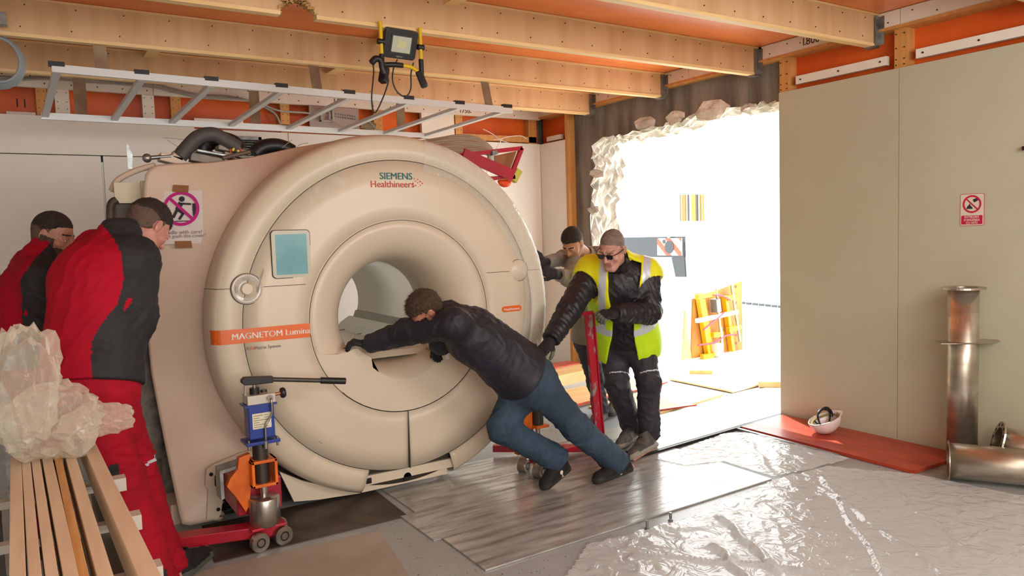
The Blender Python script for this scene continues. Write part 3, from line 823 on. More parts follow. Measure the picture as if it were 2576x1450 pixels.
for i in range(NX+1):
    for k in range(NZ+1):
        a = (i/NX-.5)*wd; c = (k/NZ-.5)*ht
        vs.append(L2(a, c, -.004 + .004*math.sin(i*.9)*((k/NZ-.5)*2)**2))
b.add(vs, [(i*(NZ+1)+k, (i+1)*(NZ+1)+k, (i+1)*(NZ+1)+k+1, i*(NZ+1)+k+1) for i in range(NX) for k in range(NZ)], 0, True)
b.build('sheet', m_paper, pt)
S = .80
RR = wd*.43; cz0 = ht*.16
def disc_ring(r0, r1, cx, cz, m_, name, par, d=.003, n=48, L=L2):
    b = MB(); vs = [L(cx + r*math.cos(2*PI*i/n), cz + r*math.sin(2*PI*i/n), d) for r in (r0, r1) for i in range(n)]
    b.add(vs, [(i, (i+1) % n, n+(i+1) % n, n+i) for i in range(n)]); return b.build(name, m_, par)
disc_ring(RR*.82, RR, 0, cz0, m_mag_, 'ring', pt)
b = MB(); q = RR*.9*.707; t = RR*.085*.707
b.add([L2(-q-t, cz0+q-t, .0034), L2(-q+t, cz0+q+t, .0034), L2(q+t, cz0-q+t, .0034), L2(q-t, cz0-q-t, .0034)], [(0, 1, 2, 3)]); b.build('slash', m_mag_, pt)
b = MB(); n = 20; s = RR
vs = [L2(.05*s + .16*s*math.cos(2*PI*i/n), cz0+.56*s + .16*s*math.sin(2*PI*i/n), .0026) for i in range(n)]
b.add(vs, [tuple(range(n))])
def pl(pts, w): 
    for (a, c), (a2, c2) in zip(pts[:-1], pts[1:]):
        d = Vector((a2-a, c2-c)).normalized()*w*s/2; p = (-d.y, d.x)
        b.add([L2(a*s+p[0], cz0+c*s+p[1], .0026), L2(a2*s+p[0], cz0+c2*s+p[1], .0026), L2(a2*s-p[0], cz0+c2*s-p[1], .0026), L2(a*s-p[0], cz0+c*s-p[1], .0026)], [(0, 1, 2, 3)])
pl([(0, .35), (-.2, -.05)], .28); pl([(-.2, .0), (-.45, -.5)], .16); pl([(-.15, -.08), (.15, -.28)], .17); pl([(.12, -.25), (-.13, -.62)], .14); pl([(-.02, .3), (.55, .25)], .11)
b.add([L2(s*a, cz0+s*c, .0026) for a, c in [(.62, .3), (.78, .28), (.82, 0), (.78, -.3), (.66, -.5), (.62, -.1)]], [(0, 1, 2, 3, 4, 5)])
pl([(-.35, -.72), (.4, -.72)], .05)
stuff(b.build('pictogram', m_blk, pt))
m_gtxt = mat('grey_print', '#8A8280', .6)
flip = 1
ref_n = Vector(ux).cross(Vector(uz))
text_obj('lettering', 'Handle with care!', L2(0, -ht*.315, .003), ux, uz, wd*.135, m_gtxt, pt, depth=.0002)
text_obj('lettering', 'Don´t push the cover!', L2(0, -ht*.385, .003), ux, uz, wd*.125, m_gtxt, pt, depth=.0002)
m_tape = mat('brown_packing_tape', '#8A5A34', .4, coat=.2)
b = MB(); b.prism([(-.062, -.022), (.056, -.03), (.06, -.01), (.062, .022), (-.055, .03), (-.06, .0)], L2(0, ht*.5+.012, .004), ux*S*.92, uz*S, nn*.001); b.build('tape', m_tape, pt)
b = MB(); b.prism([(-.060, -.024), (.066, -.026), (.062, .0), (.06, .026), (-.066, .028), (-.06, .0)], L2(.008, -ht*.5-.006, .004), ux*S*.92, uz*S, nn*.001); b.build('tape', m_tape, pt)

# sign on the right wall
m_red = mat('sign_red', '#C01848', .4); m_signw = mat('sign_white', '#D8D0BE', .4)
sg = thing('safety_sign', 'small red and white sign against quenching with water on the right wall', 'sign', (XR, 2.645, 1.71))
def SW(a, b_, d): return Vector((XR - .001 - d, 2.645 - a, 1.712 + b_))
def sprism(poly, name, m_, d, th=.0012):
    b = MB(); b.prism(poly, SW(0, 0, d), (0, -1, 0), (0, 0, 1), (-th, 0, 0)); return b.build(name, m_, sg)
def rr2(w_, h_, r_): return rrect(-w_, w_, -h_, h_, r_)
sprism(rr2(.078, .108, .012), 'border', m_red, 0); sprism(rr2(.075, .105, .010), 'plate', m_signw, .0013)
sprism([(x, z-.068) for x, z in rrect(-.068, .068, -.030, .030, .006)], 'caption_box', m_red, .0026)
def SWL(a, c, d): return SW(a, c, d)
disc_ring(.048, .060, 0, .038, m_red, 'ring', sg, .004, 40, SWL)
b = MB(); b.add([SW(-.042, .074, .0042), SW(-.036, .080, .0042), SW(.042, .002, .0042), SW(.036, -.004, .0042)], [(0, 1, 2, 3)]); b.build('slash', m_red, sg)
b = MB(); b.add([SW(x, z, .0036) for x, z in [(.004, .068), (.030, .078), (.040, .062), (.014, .048)]], [(0, 1, 2, 3)])
b.build('bucket', m_blk, sg)
b = MB(); b.add([SW(x, z, .0036) for x, z in [(-.036, .006), (.004, .006), (.004, .014), (-.010, .03), (-.014, .044), (-.022, .03), (-.03, .024)]], [tuple(range(7))]); b.build('fire', m_blk, sg)
for tx, zz in (('INTERZISĂ', -.055), ('STINGEREA', -.075), ('CU APĂ!', -.094)):
    text_obj('lettering', tx, SW(0, zz, .0042), (0, -1, 0), (0, 0, 1), .020, m_signw, sg, depth=.0003, bold=.0004)
b = MB(); b.box((XR-.03, 2.28, 2.075), (XR, 2.335, 2.10)); tag(b.build('wall_hook', m_black), 'small black stub on the right wall at the picture edge', 'hook')

# ================================================================== hung from the ceiling
# horizontal aluminium ladder used as a cable tray
tray = thing('cable_ladder', 'long aluminium cable ladder hanging flat under the beams', 'cable ladder', (2.2, 6.1, 2.7))
YN, YF = 5.62, 6.72
n0, n1 = at(130, 172, 1, YN), at(1287, 278, 1, YN); f0, f1 = at(103, 292, 1, YF), at(962, 336, 1, YF)
for a, c in ((n0, n1), (f0, f1)):
    c = Vector((c.x, c.y, c.z))
    b = MB(); b.bar(a, c, .035, .05); b.build('side_rail', m_alu, tray)
f1e = f0 + (f1-f0)*1.0
nr = 8
tops = [143, 357, 532, 708, 878, 1027, 1155, 1275]; bots = [115, 292, 432, 578, 722, 852, 968, 960]
for i in range(nr):
    px = tops[i]; t = (px-130)/(1287-130)
    a = at(px, 172 + (278-172)*t + 5, 1, YN)
    x2 = f0.x + (a.x - n0.x) * (f1.x - f0.x + .02) / (at(1155, 266, 1, YN).x - n0.x) if i < 7 else None
    if i < 7:
        c = Vector((x2, YF, f0.z + (f1.z - f0.z)*(x2-f0.x)/(f1.x-f0.x)))
        b = MB(); b.bar(a, c, .045, .026); rg = b.build('rung', m_alu, tray)
    else:
        c = Vector((a.x - .05, YF-.55, a.z-.07)); continue
    b = MB(); b.box((a.x-.045, YN-.02, a.z+.025), (a.x+.045, YN+.02, a.z+.055)); b.build('rung_clip', m_black, rg)
a = at(1275, 278, 1, YN); c = f1 + Vector((.45, 0, 0)); 
b = MB(); b.bar(a, c, .045, .026); b.build('rung', m_alu, tray)
b = MB(); b.bar(f1, c, .03, .045); b.build('side_rail', m_alu, tray)
b = MB(); b.box((a.x-.045, YN-.02, a.z+.02), (a.x+.045, YN+.02, a.z+.05)); b.build('rung_clip', m_black, tray)
for (px, py, px2, py2, y1) in [(248, 104, 258, 188, 5.60), (788, 166, 800, 236, 5.60), (1218, 210, 1232, 274, 5.60)]:
    tp = at(px, py, 1, 5.56); bt_ = at(px2, py2, 1, YN)
    b = MB(); b.bar(tp + Vector((0, 0, .03)), bt_, .075, .004, up=(0, 1, 0)); b.build('hanger_strap', m_strap, tray)
for px, py in ((205, 292), (643, 316), (1010, 330)):
    bt_ = at(px, py, 1, YF) if px < 963 else at(px, 338, 1, YF)
    tp = Vector((bt_.x - .0, 6.72, 2.95))
    b = MB(); b.bar(tp, bt_, .085, .004, up=(0, 1, 0)); b.build('hanger_strap', m_strap, tray)

# flood light strapped to the second beam
fl_ = thing('flood_light', 'black flood light with yellow tubular stand hung upside down on a beam', 'lamp', at(1010, 110, 1, 4.36))
YL = 4.36
lc = at(1009, 112, 1, YL)
uL = (at(1058, 118, 1, YL) - at(962, 104, 1, YL)).normalized(); vL = Vector((0, -.42, 1)).normalized(); vL = (vL - uL*vL.dot(uL)).normalized(); nL = uL.cross(vL)
if nL.y > 0: nL = -nL
m_yel = mat('yellow_painted_tube', '#D9B417', .4); m_blkm = mat('black_cast_housing', '#1E1F20', .4, bump=.15, bscale=90)
b = MB(); b.prism(rrect(-.108, .108, -.088, .088, .022), lc, uL, vL, -nL*.045); b.build('housing', m_blkm, fl_, bevel=.004)
b = MB(); b.prism(rrect(-.070, .070, -.056, .056, .008), lc + nL*.001, uL, vL, nL*.003); b.build('glass_recess', mat('lamp_bezel', '#3A3D3A', .3), fl_)
b = MB(); b.prism(rrect(-.062, .062, -.048, .048, .004), lc + nL*.005, uL, vL, nL*.003); b.build('glass', mat('lamp_diffuser', '#B9BFAE', .2, coat=.6), fl_)
b = MB(); b.prism(rrect(-.03, .03, -.022, .022, .003), lc + nL*.0085, uL, vL, nL*.001); b.build('led_panel', mat('led_panel', '#C6C49A', .3), fl_)
text_obj('lettering', 'HEROC', lc - vL*.079 + nL*.001, uL, vL, .014, mat('lamp_letter', '#9A9A9A', .5), fl_)
for sgn in (-1, 1):
    o1 = lc + uL*(.132*sgn)
    b = MB(); b.tube([o1 + Vector((0, .0, .12)), o1 + Vector((0, .0, -.09))], .012, 10); b.build('side_tube', m_yel, fl_)
    b = MB(); b.tube([o1 + Vector((0, 0, -.075)), o1 + Vector((0, 0, -.19))], .016, 10); b.build('rubber_sleeve', m_black, fl_)
    b = MB(); b.cyl(o1 - uL*.02*sgn, o1 + uL*.022*sgn, .018, 14); b.build('knob', m_black, fl_)
    b = MB(); b.bar(o1 + Vector((-.02*sgn, 0, -.15)), o1 + Vector((.01*sgn, -.02, -.25)), .05, .045); b.build('foot_block', m_black, fl_, bevel=.01)
b = MB(); b.tube(spline([lc + uL*-.13 + Vector((0, 0, -.14)), lc + Vector((-.06, -.01, -.13)), lc + Vector((.0, -.01, -.13))], 5), .016, 10); b.build('cross_tube', m_black, fl_)
b = MB(); b.tube(spline([lc + Vector((.0, -.01, -.13)), lc + Vector((.06, -.01, -.135)), lc + uL*.13 + Vector((0, 0, -.165))], 5), .012, 10); b.build('cross_tube', m_yel, fl_)
b = MB(); b.tube(spline([at(x, y, 1, YL) for x, y in [(1000, 150), (990, 172), (988, 205), (1000, 232), (1020, 243), (1033, 225), (1034, 185), (1040, 158)]], 8), .0045, 7); b.build('power_cord', m_cable, fl_)
b = MB(); b.tube(spline([at(x, y, 1, YL-.02) for x, y in [(938, 160), (940, 185), (935, 250), (943, 284), (962, 250), (977, 205), (970, 188), (964, 178)]], 8), .0045, 7); b.build('power_cord', m_cable, fl_)
b = MB(); b.tube(spline([at(x, y, 1, YL-.03) for x, y in [(935, 158), (945, 148), (958, 152), (962, 172), (968, 186)]], 6), [.02]*25, 8) ; b.build('plug', m_black, fl_)

# services on the back wall
gp = thing('connector_plate', 'grey connector plate with two rows of sockets high on the back wall', 'plate', (2.76, YB, 2.92))
bx('plate', (2.50, YB-.03, 2.80), (3.03, YB+.0, 3.02), mat('grey_plate', '#A89890', .5, metal=.2), gp)
for k in range(2):
    for i in range(9):
        x = 2.78 + i*.026; z = 2.95 - k*.03 - i*.002
        b = MB(); b.cyl((x, YB-.03, z), (x, YB-.045, z), .008, 8); b.build('socket', m_galv, gp)
jb = thing('junction_box', 'open grey junction box with coloured wires under the cable ladder', 'junction box', (2.66, YB-.03, 2.93))
b = MB(); x0, x1, z0, z1, y0, y1 = 2.60, 2.73, 2.86, 2.985, YB-.092, YB-.032
b.box((x0, y1-.006, z0), (x1, y1, z1)); b.box((x0, y0, z0), (x0+.008, y1, z1)); b.box((x1-.008, y0, z0), (x1, y1, z1)); b.box((x0, y0, z0), (x1, y1, z0+.008)); b.box((x0, y0, z1-.008), (x1, y1, z1))
b.build('box', mat('box_grey', '#B9B6AA', .5), jb)
for i, c in enumerate(('#C8442C', '#3A6FB0', '#D9C9A0')):
    b = MB(); b.tube(spline([(2.64+.02*i, YB-.08, 2.97), (2.66+.015*i, YB-.1, 2.93), (2.65+.02*i, YB-.08, 2.88)], 5), .005, 6); b.build('wire', mat('wire_%d' % i, c, .4), jb)
b = MB(); b.cyl((3.06, YB-.02, 2.86), (3.18, YB-.07, 2.84), .045, 16); b.cyl((3.18, YB-.07, 2.84), (3.2, YB-.078, 2.838), .03, 12)
tag(b.build('round_socket', mat('tan_socket', '#9A8B6E', .5)), 'stubby round tan cable gland sticking out beside the connector plate', 'cable gland')
for k, (lab, pts, r_) in enumerate([
    ('thick grey cable running along the top of the back wall', [(0, 192), (60, 195), (130, 192), (220, 198), (330, 208), (390, 212), (440, 225), (500, 238), (570, 242), (620, 252), (650, 262), (690, 285), (705, 312)], .011),
    ('second grey cable below the first along the back wall', [(0, 200), (60, 200), (130, 199), (220, 206), (330, 214), (390, 220), (440, 232), (500, 245), (570, 248), (640, 255), (700, 278), (770, 284), (800, 292)], .010),
    ('thin white cable drooping from the junction box', [(832, 300), (850, 312), (880, 318), (905, 322)], .006),
    ('grey cable hanging from the round cable gland', [(925, 302), (940, 318), (955, 330)], .007)]):
    b = MB(); b.tube(spline([at(x, y, 1, YB-.055-.03*k) for x, y in pts], 5), r_, 7); tag(b.build('cable', m_gcable), lab, 'cable')
b = MB()
cl0 = at(-6, 150, 1, 5.4)
for k in range(5):
    b.tube([cl0 + Vector((.11*math.cos(a)*(1+.05*k), .02*k, .13*math.sin(a)*(1+.04*k))) for a in [2*PI*i/20 for i in range(20)]], .010, 6, closed=True)
ccl = tag(b.build('cable_coil', mat('blue_grey_cable', '#8A9499', .45)), 'grey cable coil cut by the left picture edge under the beams', 'cable coil'); stuff(ccl)
b = MB(); b.box((cl0.x-.12, 5.36, cl0.z+.2), (cl0.x+.06, 5.44, cl0.z+.27)); tag(b.build('wall_bracket', m_galv), 'grey metal bracket at the left picture edge above the cable coil', 'bracket')

# cable bundle, red tray, orange net on the far top of the scanner
cb = thing('cable_bundle', 'big bundle of thick grey cables lying coiled on top of the scanner', 'cable bundle', (2.8, 5.2, 2.1))
r = random.Random(12)
for k in range(13):
    o_y = 5.30 - k*.028; w1 = 2.2*math.sin(k*2.1); w2 = 2.0*math.sin(k*1.3+1)
    P = [at(1060, 358 + k*3.0, 1, o_y), at(1110, 348 + k*3.2 + w2, 1, o_y), at(1150, 343 + k*3.5 + w1, 1, o_y), at(1190, 347 + k*3.2 - w2, 1, o_y), at(1222, 361 + k*2.0 + w1, 1, o_y), at(1240 - k*.8, 383 + k*.9, 1, o_y), at(1246-k*1.6, 412+k*.6, 1, o_y)]
    b = MB(); b.tube(spline(P, 7), .0155, 8); b.build('cable', mat('bundle_cable', '#9C9380', .45), cb)
rt = thing('red_steel_tray', 'tilted red steel angle tray on the far shoulder of the scanner', 'tray', (2.9, 4.9, 2.0))
m_redp = mat('red_painted_steel', '#B0182E', .38, col2='#98142A', nscale=4)
Yr_ = 4.86
A_, B_, C_, D_ = at(1150, 392, 1, Yr_), at(1312, 373, 1, Yr_), at(1285, 443, 1, Yr_), at(1210, 455, 1, Yr_)
b = MB(); b.bar(A_, B_, .03, .03); b.build('rail', m_redp, rt)
b = MB(); b.bar(B_, C_, .03, .03); b.build('rail', m_redp, rt)
b = MB(); b.bar(at(1165, 388, 1, Yr_-.03), C_ + Vector((0, -.03, 0)), .02, .085); b.build('rail', m_redp, rt)
b = MB(); b.bar(D_, C_, .03, .025); b.build('rail', m_redp, rt)
b = MB(); P = [at(1245, 392, 1, 5.0), at(1300, 380, 1, 5.0), at(1280, 436, 1, 5.0), at(1245, 415, 1, 5.0)]
b.add([tuple(p) for p in P] + [tuple(p + Vector((0, .01, 0))) for p in P], [(0, 1, 2, 3), (7, 6, 5, 4), (0, 4, 5, 1), (1, 5, 6, 2), (2, 6, 7, 3), (3, 7, 4, 0)]); b.build('back_sheet', mat('brown_sheet', '#9A6238', .6), rt)
b = MB(); p = at(1242, 385, 1, Yr_-.02); b.obox(p, (.022, 0, .004), (0, .02, 0), (-.002, 0, .016)); b.build('clamp', m_galv, rt)
b = MB(); b.ball(at(1268, 460, 1, 4.95), .06, 14, 0, (1, .6, .5)); P = np.array(b.v); P += .010*np.stack([noise3(P, 3, 30), noise3(P, 4, 30), noise3(P, 5, 30)], 1); b.v = [tuple(q) for q in P]
tag(b.build('mesh_bag', mat('orange_mesh', '#EE4E18', .5, bump=.5, bscale=60)), 'crumpled orange bag hanging below the red tray', 'bag')
b = MB(); b.bar(at(1235, 449, 1, 4.92), at(1292, 446, 1, 4.92), .05, .03); tag(b.build('timber_block', m_beamu), 'pale timber block right under the red tray', 'block')
b = MB(); b.bar(at(1290, 456, 1, 4.92), at(1304, 428, 1, 4.92), .05, .05, up=(0, 1, 0)); tag(b.build('foam_pad', mat('yellow_green_foam', '#C2BE52', .8)), 'yellow green foam pad at the corner of the red tray', 'pad')
b = MB()
for q in [[(1242, 352), (1258, 350), (1280, 344), (1310, 342), (1325, 350)], [(1242, 384), (1256, 362), (1262, 350)], [(1256, 352), (1240, 338), (1215, 325)], [(1256, 352), (1280, 360)]]:
    b.tube(spline([at(x, y, 1, 5.2) for x, y in q], 5), .0035, 6)
stuff(tag(b.build('loose_ties', mat('white_tie', '#E0DCD2', .5)), 'thin white cable ties sprouting above the red tray', 'cable ties'))
# ================================================================== on the floor
def sheet(name, label, cat, poly, z0, z1, m_, group=None, bevel=0):
    b = MB(); b.prism(poly, (0, 0, z0), (1, 0, 0), (0, 1, 0), (0, 0, z1-z0)); return tag(b.build(name, m_, None, bevel), label, cat, group)
sheet('steel_sheet', 'scuffed grey steel sheet nearest the camera beside the plastic film', 'metal sheet', [(1.78, 3.125), (3.96, 3.165), (3.97, 3.615), (1.79, 3.60)], .002, .010, m_steel)
sheet('steel_sheet', 'scuffed grey steel sheet under the pushing man in jeans', 'metal sheet', [(1.74, 3.607), (3.98, 3.622), (3.98, 4.06), (1.74, 4.045)], .001, .008, m_steel)
sheet('steel_sheet', 'grey steel sheet partly under the front of the scanner', 'metal sheet', [(1.84, 4.052), (3.55, 4.068), (3.55, 4.72), (1.84, 4.70)], .001, .008, m_steel)
sheet('steel_sheet', 'pale scratched sheet running out through the wall opening', 'metal sheet', [(3.56, 4.055), (6.3, 4.28), (6.3, 5.0), (3.56, 4.72)], .004, .024, mat('pale_scratched_sheet', '#BEBCAE', .35, col2='#9C9A8C', nscale=3, stretch=(1, 8, 1), detail=8, metal=.15, rvar=.12))
sheet('rubber_strip', 'narrow dark rubber strip along the edge of the pale sheet', 'strip', [(3.56, 4.025), (6.3, 4.25), (6.3, 4.277), (3.56, 4.052)], .0, .022, m_black)
sheet('floor_plate', 'dark worn brown plate under the front left of the scanner', 'floor plate', [(.70, 4.04), (1.78, 4.03), (1.80, 4.60), (.74, 4.62)], .001, .007, m_darkplate)
sheet('floor_board', 'dusty beige board on the floor in front of the dark plate', 'board', [(.42, 2.6), (1.33, 2.62), (1.56, 3.92), (.50, 3.98)], .001, .007, m_beige)
sheet('red_board', 'red film faced plywood board along the foot of the right wall', 'board', [(4.76, 2.68), (5.36, 2.66), (5.36, 4.165), (4.78, 4.115)], .004, .026, m_redply)
sheet('door_rail', 'thin grey metal rail along the front edge of the red board', 'rail', [(4.70, 3.2), (4.73, 3.2), (4.76, 4.22), (4.73, 4.22)], .0, .02, m_galv)
m_wply = mat('pale_plywood_sheet', '#D9B27A', .5, col2='#C79B60', nscale=2.5, stretch=(.5, 4, 1), detail=6)
sheet('plywood_sheet', 'pale plywood sheet with a red top step by the far wall', 'plywood sheet', [(3.9, 6.3), (5.3, 6.6), (5.25, 7.1), (3.8, 7.1)], .0, .12, m_wply)
sheet('red_cover_board', 'red film covered board lying on the raised plywood by the far wall', 'board', [(4.3, 6.72), (5.28, 6.9), (5.25, 7.1), (4.2, 7.08)], .121, .135, m_redply)
sheet('plywood_sheet', 'pale plywood sheet between the raised step and the pale sheet', 'plywood sheet', [(3.9, 5.55), (5.6, 5.85), (5.5, 6.3), (3.85, 6.2)], .0, .018, m_wply)
sheet('plywood_sheet', 'plywood sheet in the doorway behind the man in the vest', 'plywood sheet', [(4.35, 4.85), (5.6, 5.05), (5.6, 5.78), (4.3, 5.5)], .0, .018, m_wply)
sheet('red_batten', 'thin red edged batten lying on the plywood sheets behind the two men', 'batten', [(3.9, 5.50), (5.6, 5.80), (5.6, 5.84), (3.9, 5.54)], .019, .032, m_redply)
sheet('red_batten', 'short red batten at the threshold of the opening', 'batten', [(4.5, 4.96), (5.05, 4.86), (5.06, 4.90), (4.51, 5.0)], .0245, .036, m_redply)
# threaded studs
for i, (px, py) in enumerate(((1687, 1312), (1628, 1332))):
    p = at(px, py, 2, 0)
    b = MB(); b.cyl((p.x, p.y, 0), (p.x, p.y, .05), .008, 10); b.cyl((p.x, p.y, 0), (p.x, p.y, .012), .014, 6)
    tag(b.build('anchor_bolt', m_galv), ['right hand steel anchor bolt standing by the edge of the steel sheet', 'left hand steel anchor bolt standing by the edge of the steel sheet'][i], 'bolt', 'anchor bolts by the steel sheet')

# ---- crumpled film
def film_sheet(name, label, poly_fn, x0, x1, y0, y1, h, amp, m_, seed, folds):
    nx, ny = int((x1-x0)/h), int((y1-y0)/h)
    X, Y = np.meshgrid(np.linspace(x0, x1, nx+1), np.linspace(y0, y1, ny+1), indexing='ij')
    P = np.stack([X.ravel(), Y.ravel(), np.zeros(X.size)], 1)
    w_ = np.stack([noise3(P, seed+1, 2.2), noise3(P, seed+2, 2.2), np.zeros(len(P))], 1)
    Q = P + .22*w_
    ridge = lambda s, f: (1 - np.abs(noise3(Q, s, f)))**6
    z = amp*(.55*ridge(seed+3, 3.2) + .35*ridge(seed+4, 7) + .15*ridge(seed+5, 15)) + .0015*noise3(P, seed+6, 60)
    dens = np.clip(.35 + .9*noise3(P, seed+7, 1.3), .05, 1.2)
    z *= dens
    for (ax_, ay_, bx_, by_, wd_, hh) in folds:
        d = np.array([bx_-ax_, by_-ay_]); l = np.hypot(*d); d = d/l
        rx, ry = P[:, 0]-ax_, P[:, 1]-ay_
        t = (rx*d[0] + ry*d[1])/l; u_ = rx*-d[1] + ry*d[0] + .012*np.sin(t*17)
        z += hh*np.exp(-(u_/wd_)**2)*np.clip(np.minimum(t, 1-t)*8+.0, 0, 1)*(t > 0)*(t < 1)
    P[:, 2] = .012 + np.maximum(z, -.002)
    keep = poly_fn(P[:, 0], P[:, 1])
    idx = np.arange(len(P)).reshape(nx+1, ny+1)
    q = np.stack([idx[:-1, :-1], idx[1:, :-1], idx[1:, 1:], idx[:-1, 1:]], -1).reshape(-1, 4)
    q = q[keep[q].all(1)]
    return tag(np_mesh(name, P, q, m_), label, 'plastic film')
def np_mesh(name, P, Q, mats, parent=None, mi=None, smooth=True, **kw):
    used, inv = np.unique(Q.ravel(), return_inverse=True)
    P = P[used]; Q = inv.reshape(Q.shape)
    me = bpy.data.meshes.new(name); k = Q.shape[1]
    me.vertices.add(len(P)); me.vertices.foreach_set('co', P.astype(np.float32).ravel())
    me.loops.add(Q.size); me.loops.foreach_set('vertex_index', Q.astype(np.int32).ravel())
    me.polygons.add(len(Q)); me.polygons.foreach_set('loop_start', np.arange(0, Q.size, k, dtype=np.int32)); me.polygons.foreach_set('loop_total', np.full(len(Q), k, np.int32))
    for m_ in (mats if isinstance(mats, (list, tuple)) else [mats]): me.materials.append(m_)
    if mi is not None: me.polygons.foreach_set('material_index', mi.astype(np.int32))
    me.polygons.foreach_set('use_smooth', np.full(len(Q), smooth))
    me.update(calc_edges=True); me.validate()
    return link(name, me, parent, **kw)
m_sheetfilm = film_mat('floor_plastic_film', '#E2ECEF', .70, .10, 1.0, 8)
def inpoly(poly):
    def f(x, y):
        ins = np.zeros(x.shape, bool); n = len(poly)
        for i in range(n):
            x1, y1 = poly[i]; x2, y2 = poly[(i+1) % n]
            c = ((y1 > y) != (y2 > y)) & (x < (x2-x1)*(y-y1)/(y2-y1+1e-12) + x1)
            ins ^= c
        return ins
    return f
film_sheet('plastic_film', 'large crumpled clear plastic film on the floor in the right foreground', inpoly([(1.72, 2.6), (2.35, 3.06), (3.0, 3.0), (3.97, 3.14), (4.45, 3.1), (4.76, 2.66), (4.85, 2.0), (3.6, 1.2), (1.9, 2.0)]), 1.7, 4.95, 1.1, 3.25, .014, .034, m_sheetfilm, 40,
    [(4.3, 3.05, 3.0, 1.7, .012, .02), (4.1, 2.95, 3.3, 1.5, .02, .012), (3.2, 2.95, 2.85, 2.2, .018, .03), (2.9, 2.7, 2.6, 2.1, .02, .03), (2.4, 2.9, 3.1, 2.1, .012, .02), (4.5, 2.8, 3.7, 1.7, .01, .014)])
film_sheet('plastic_film', 'thinner crumpled clear film between the steel sheets and the red board', inpoly([(3.72, 3.70), (3.66, 3.95), (4.55, 4.10), (4.72, 4.0), (4.72, 3.1), (4.3, 3.12), (3.99, 3.18), (3.99, 3.6)]), 3.6, 4.75, 3.05, 4.15, .012, .022, m_sheetfilm, 60, [(4.65, 4.0, 4.0, 3.2, .03, .02)])

# ---- hydraulic jacks
m_blue = mat('blue_painted_steel', '#1E3A8C', .35); m_jor = mat('orange_painted_steel', '#E8731A', .4, col2='#C95C12', nscale=9); m_jst = mat('machined_steel', '#B9B4AC', .28, metal=.9, col2='#9A948B', nscale=8)
m_bran = mat('burnished_tube', '#4E4A42', .35, metal=.7)
def wheel(p, ax, r, w_, par):
    b = MB(); ax = Vector(ax).normalized()
    b.lathe([(0, -w_/2), (.35*r, -w_/2), (.36*r, -w_/2+.004), (.48*r, -w_/2+.004), (.5*r, -w_/2), (.93*r, -w_/2), (r, -w_/2+.004), (r, w_/2-.004), (.93*r, w_/2), (0, w_/2)], p, ax, 28, smooth=False)
    o = b.build('wheel', m_jst, par)
    b = MB(); b.lathe([(.36*r, -w_/2-.0005), (.48*r, -w_/2-.0005)], p, ax, 24); b.build('bearing_ring', m_dark, o)
jk = thing('hydraulic_jack', 'blue and orange hydraulic jack with black pump handle at the front left of the scanner', 'jack', (.99, 4.12, 0))
jx, jy = .985, 4.13
b = MB(); b.lathe([(0, .115), (.078, .115), (.082, .12), (.082, .262), (.078, .268), (0, .268)], (jx, jy, 0), (0, 0, 1), 32); b.build('base_cylinder', m_jst, jk)
b = MB(); b.cyl((jx, jy, .26), (jx, jy, .36), .021, 20); b.build('piston_rod', mat('chrome_rod', '#D8D6D2', .12, metal=1), jk)
b = MB(); b.cyl((jx-.004, jy, .35), (jx-.006, jy, .57), .041, 24); b.build('ram_tube', m_bran, jk)
# orange carriage: open square frame round the ram with side bracket
b = MB(); fx0, fx1, fz0, fz1, fy = jx-.068, jx+.068, .335, .480, jy
for lo, hi in [((fx0, fy-.058, fz0), (fx0+.016, fy+.06, fz1)), ((fx1-.016, fy-.058, fz0), (fx1, fy+.06, fz1)), ((fx0, fy-.058, fz0), (fx1, fy+.06, fz0+.016)), ((fx0, fy-.058, fz1-.016), (fx1, fy+.06, fz1))]: b.box(lo, hi)
b.build('carriage', m_jor, jk, bevel=.003)
b = MB(); b.prism([(fx0-.05, .50), (fx0+.01, .515), (fx0+.004, .47), (fx0+.004, .33), (fx0-.01, .23), (fx0-.03, .20), (fx0-.075, .29), (fx0-.12, .36), (fx0-.10, .40), (fx0-.06, .44)], (0, jy+.0, 0), (1, 0, 0), (0, 0, 1), (0, .05, 0)); b.build('side_bracket', m_jor, jk, bevel=.003)
b = MB(); b.prism([(fx0-.145, .44), (fx0-.02, .46), (fx0-.02, .445), (fx0-.128, .425), (fx0-.128, .29), (fx0-.145, .28)], (0, jy+.03, 0), (1, 0, 0), (0, 0, 1), (0, .12, 0)); b.build('bracket_plate', m_galv, jk)
b = MB(); b.box((.86, 4.2, .16), (1.10, 4.55, .34)); b.build('mount_block', m_redp, jk, bevel=.006)
# blue pump tank
b = MB(); b.box((jx-.068, jy-.055, .60), (jx+.066, jy+.055, .775)); b.build('oil_tank', m_blue, jk, bevel=.005)
b = MB(); b.box((jx-.09, jy-.07, .570), (jx+.088, jy+.07, .588)); b.build('tank_flange', m_blue, jk, bevel=.003)
for sx_ in (-.075, .075):
    b = MB(); b.cyl((jx+sx_, jy-.055, .55), (jx+sx_, jy-.055, .60), .007, 8); b.build('flange_bolt', m_jst, jk)
b = MB(); b.box((jx-.050, jy-.0565, .655), (jx+.048, jy-.055, .738)); lb = b.build('rating_plate', mat('cream_label', '#D6D0B4', .5), jk)
b = MB()
for i, z in enumerate((.725, .712, .70, .688, .676, .664)):
    b.box((jx-.044, jy-.0575, z), (jx-.044 + (.05, .03, .078, .03, .07, .04)[i], jy-.0566, z+.0025))
    b.box((jx+.012, jy-.0575, z), (jx+.012 + (.02, .02, .03, .026, .01, .02)[i], jy-.0566, z+.0025))
stuff(b.build('fine_print', mat('label_ink', '#55534A', .6), lb))
b = MB(); b.box((jx-.085, jy-.06, .775), (jx+.082, jy+.06, .785)); b.build('tank_lid', m_blue, jk)
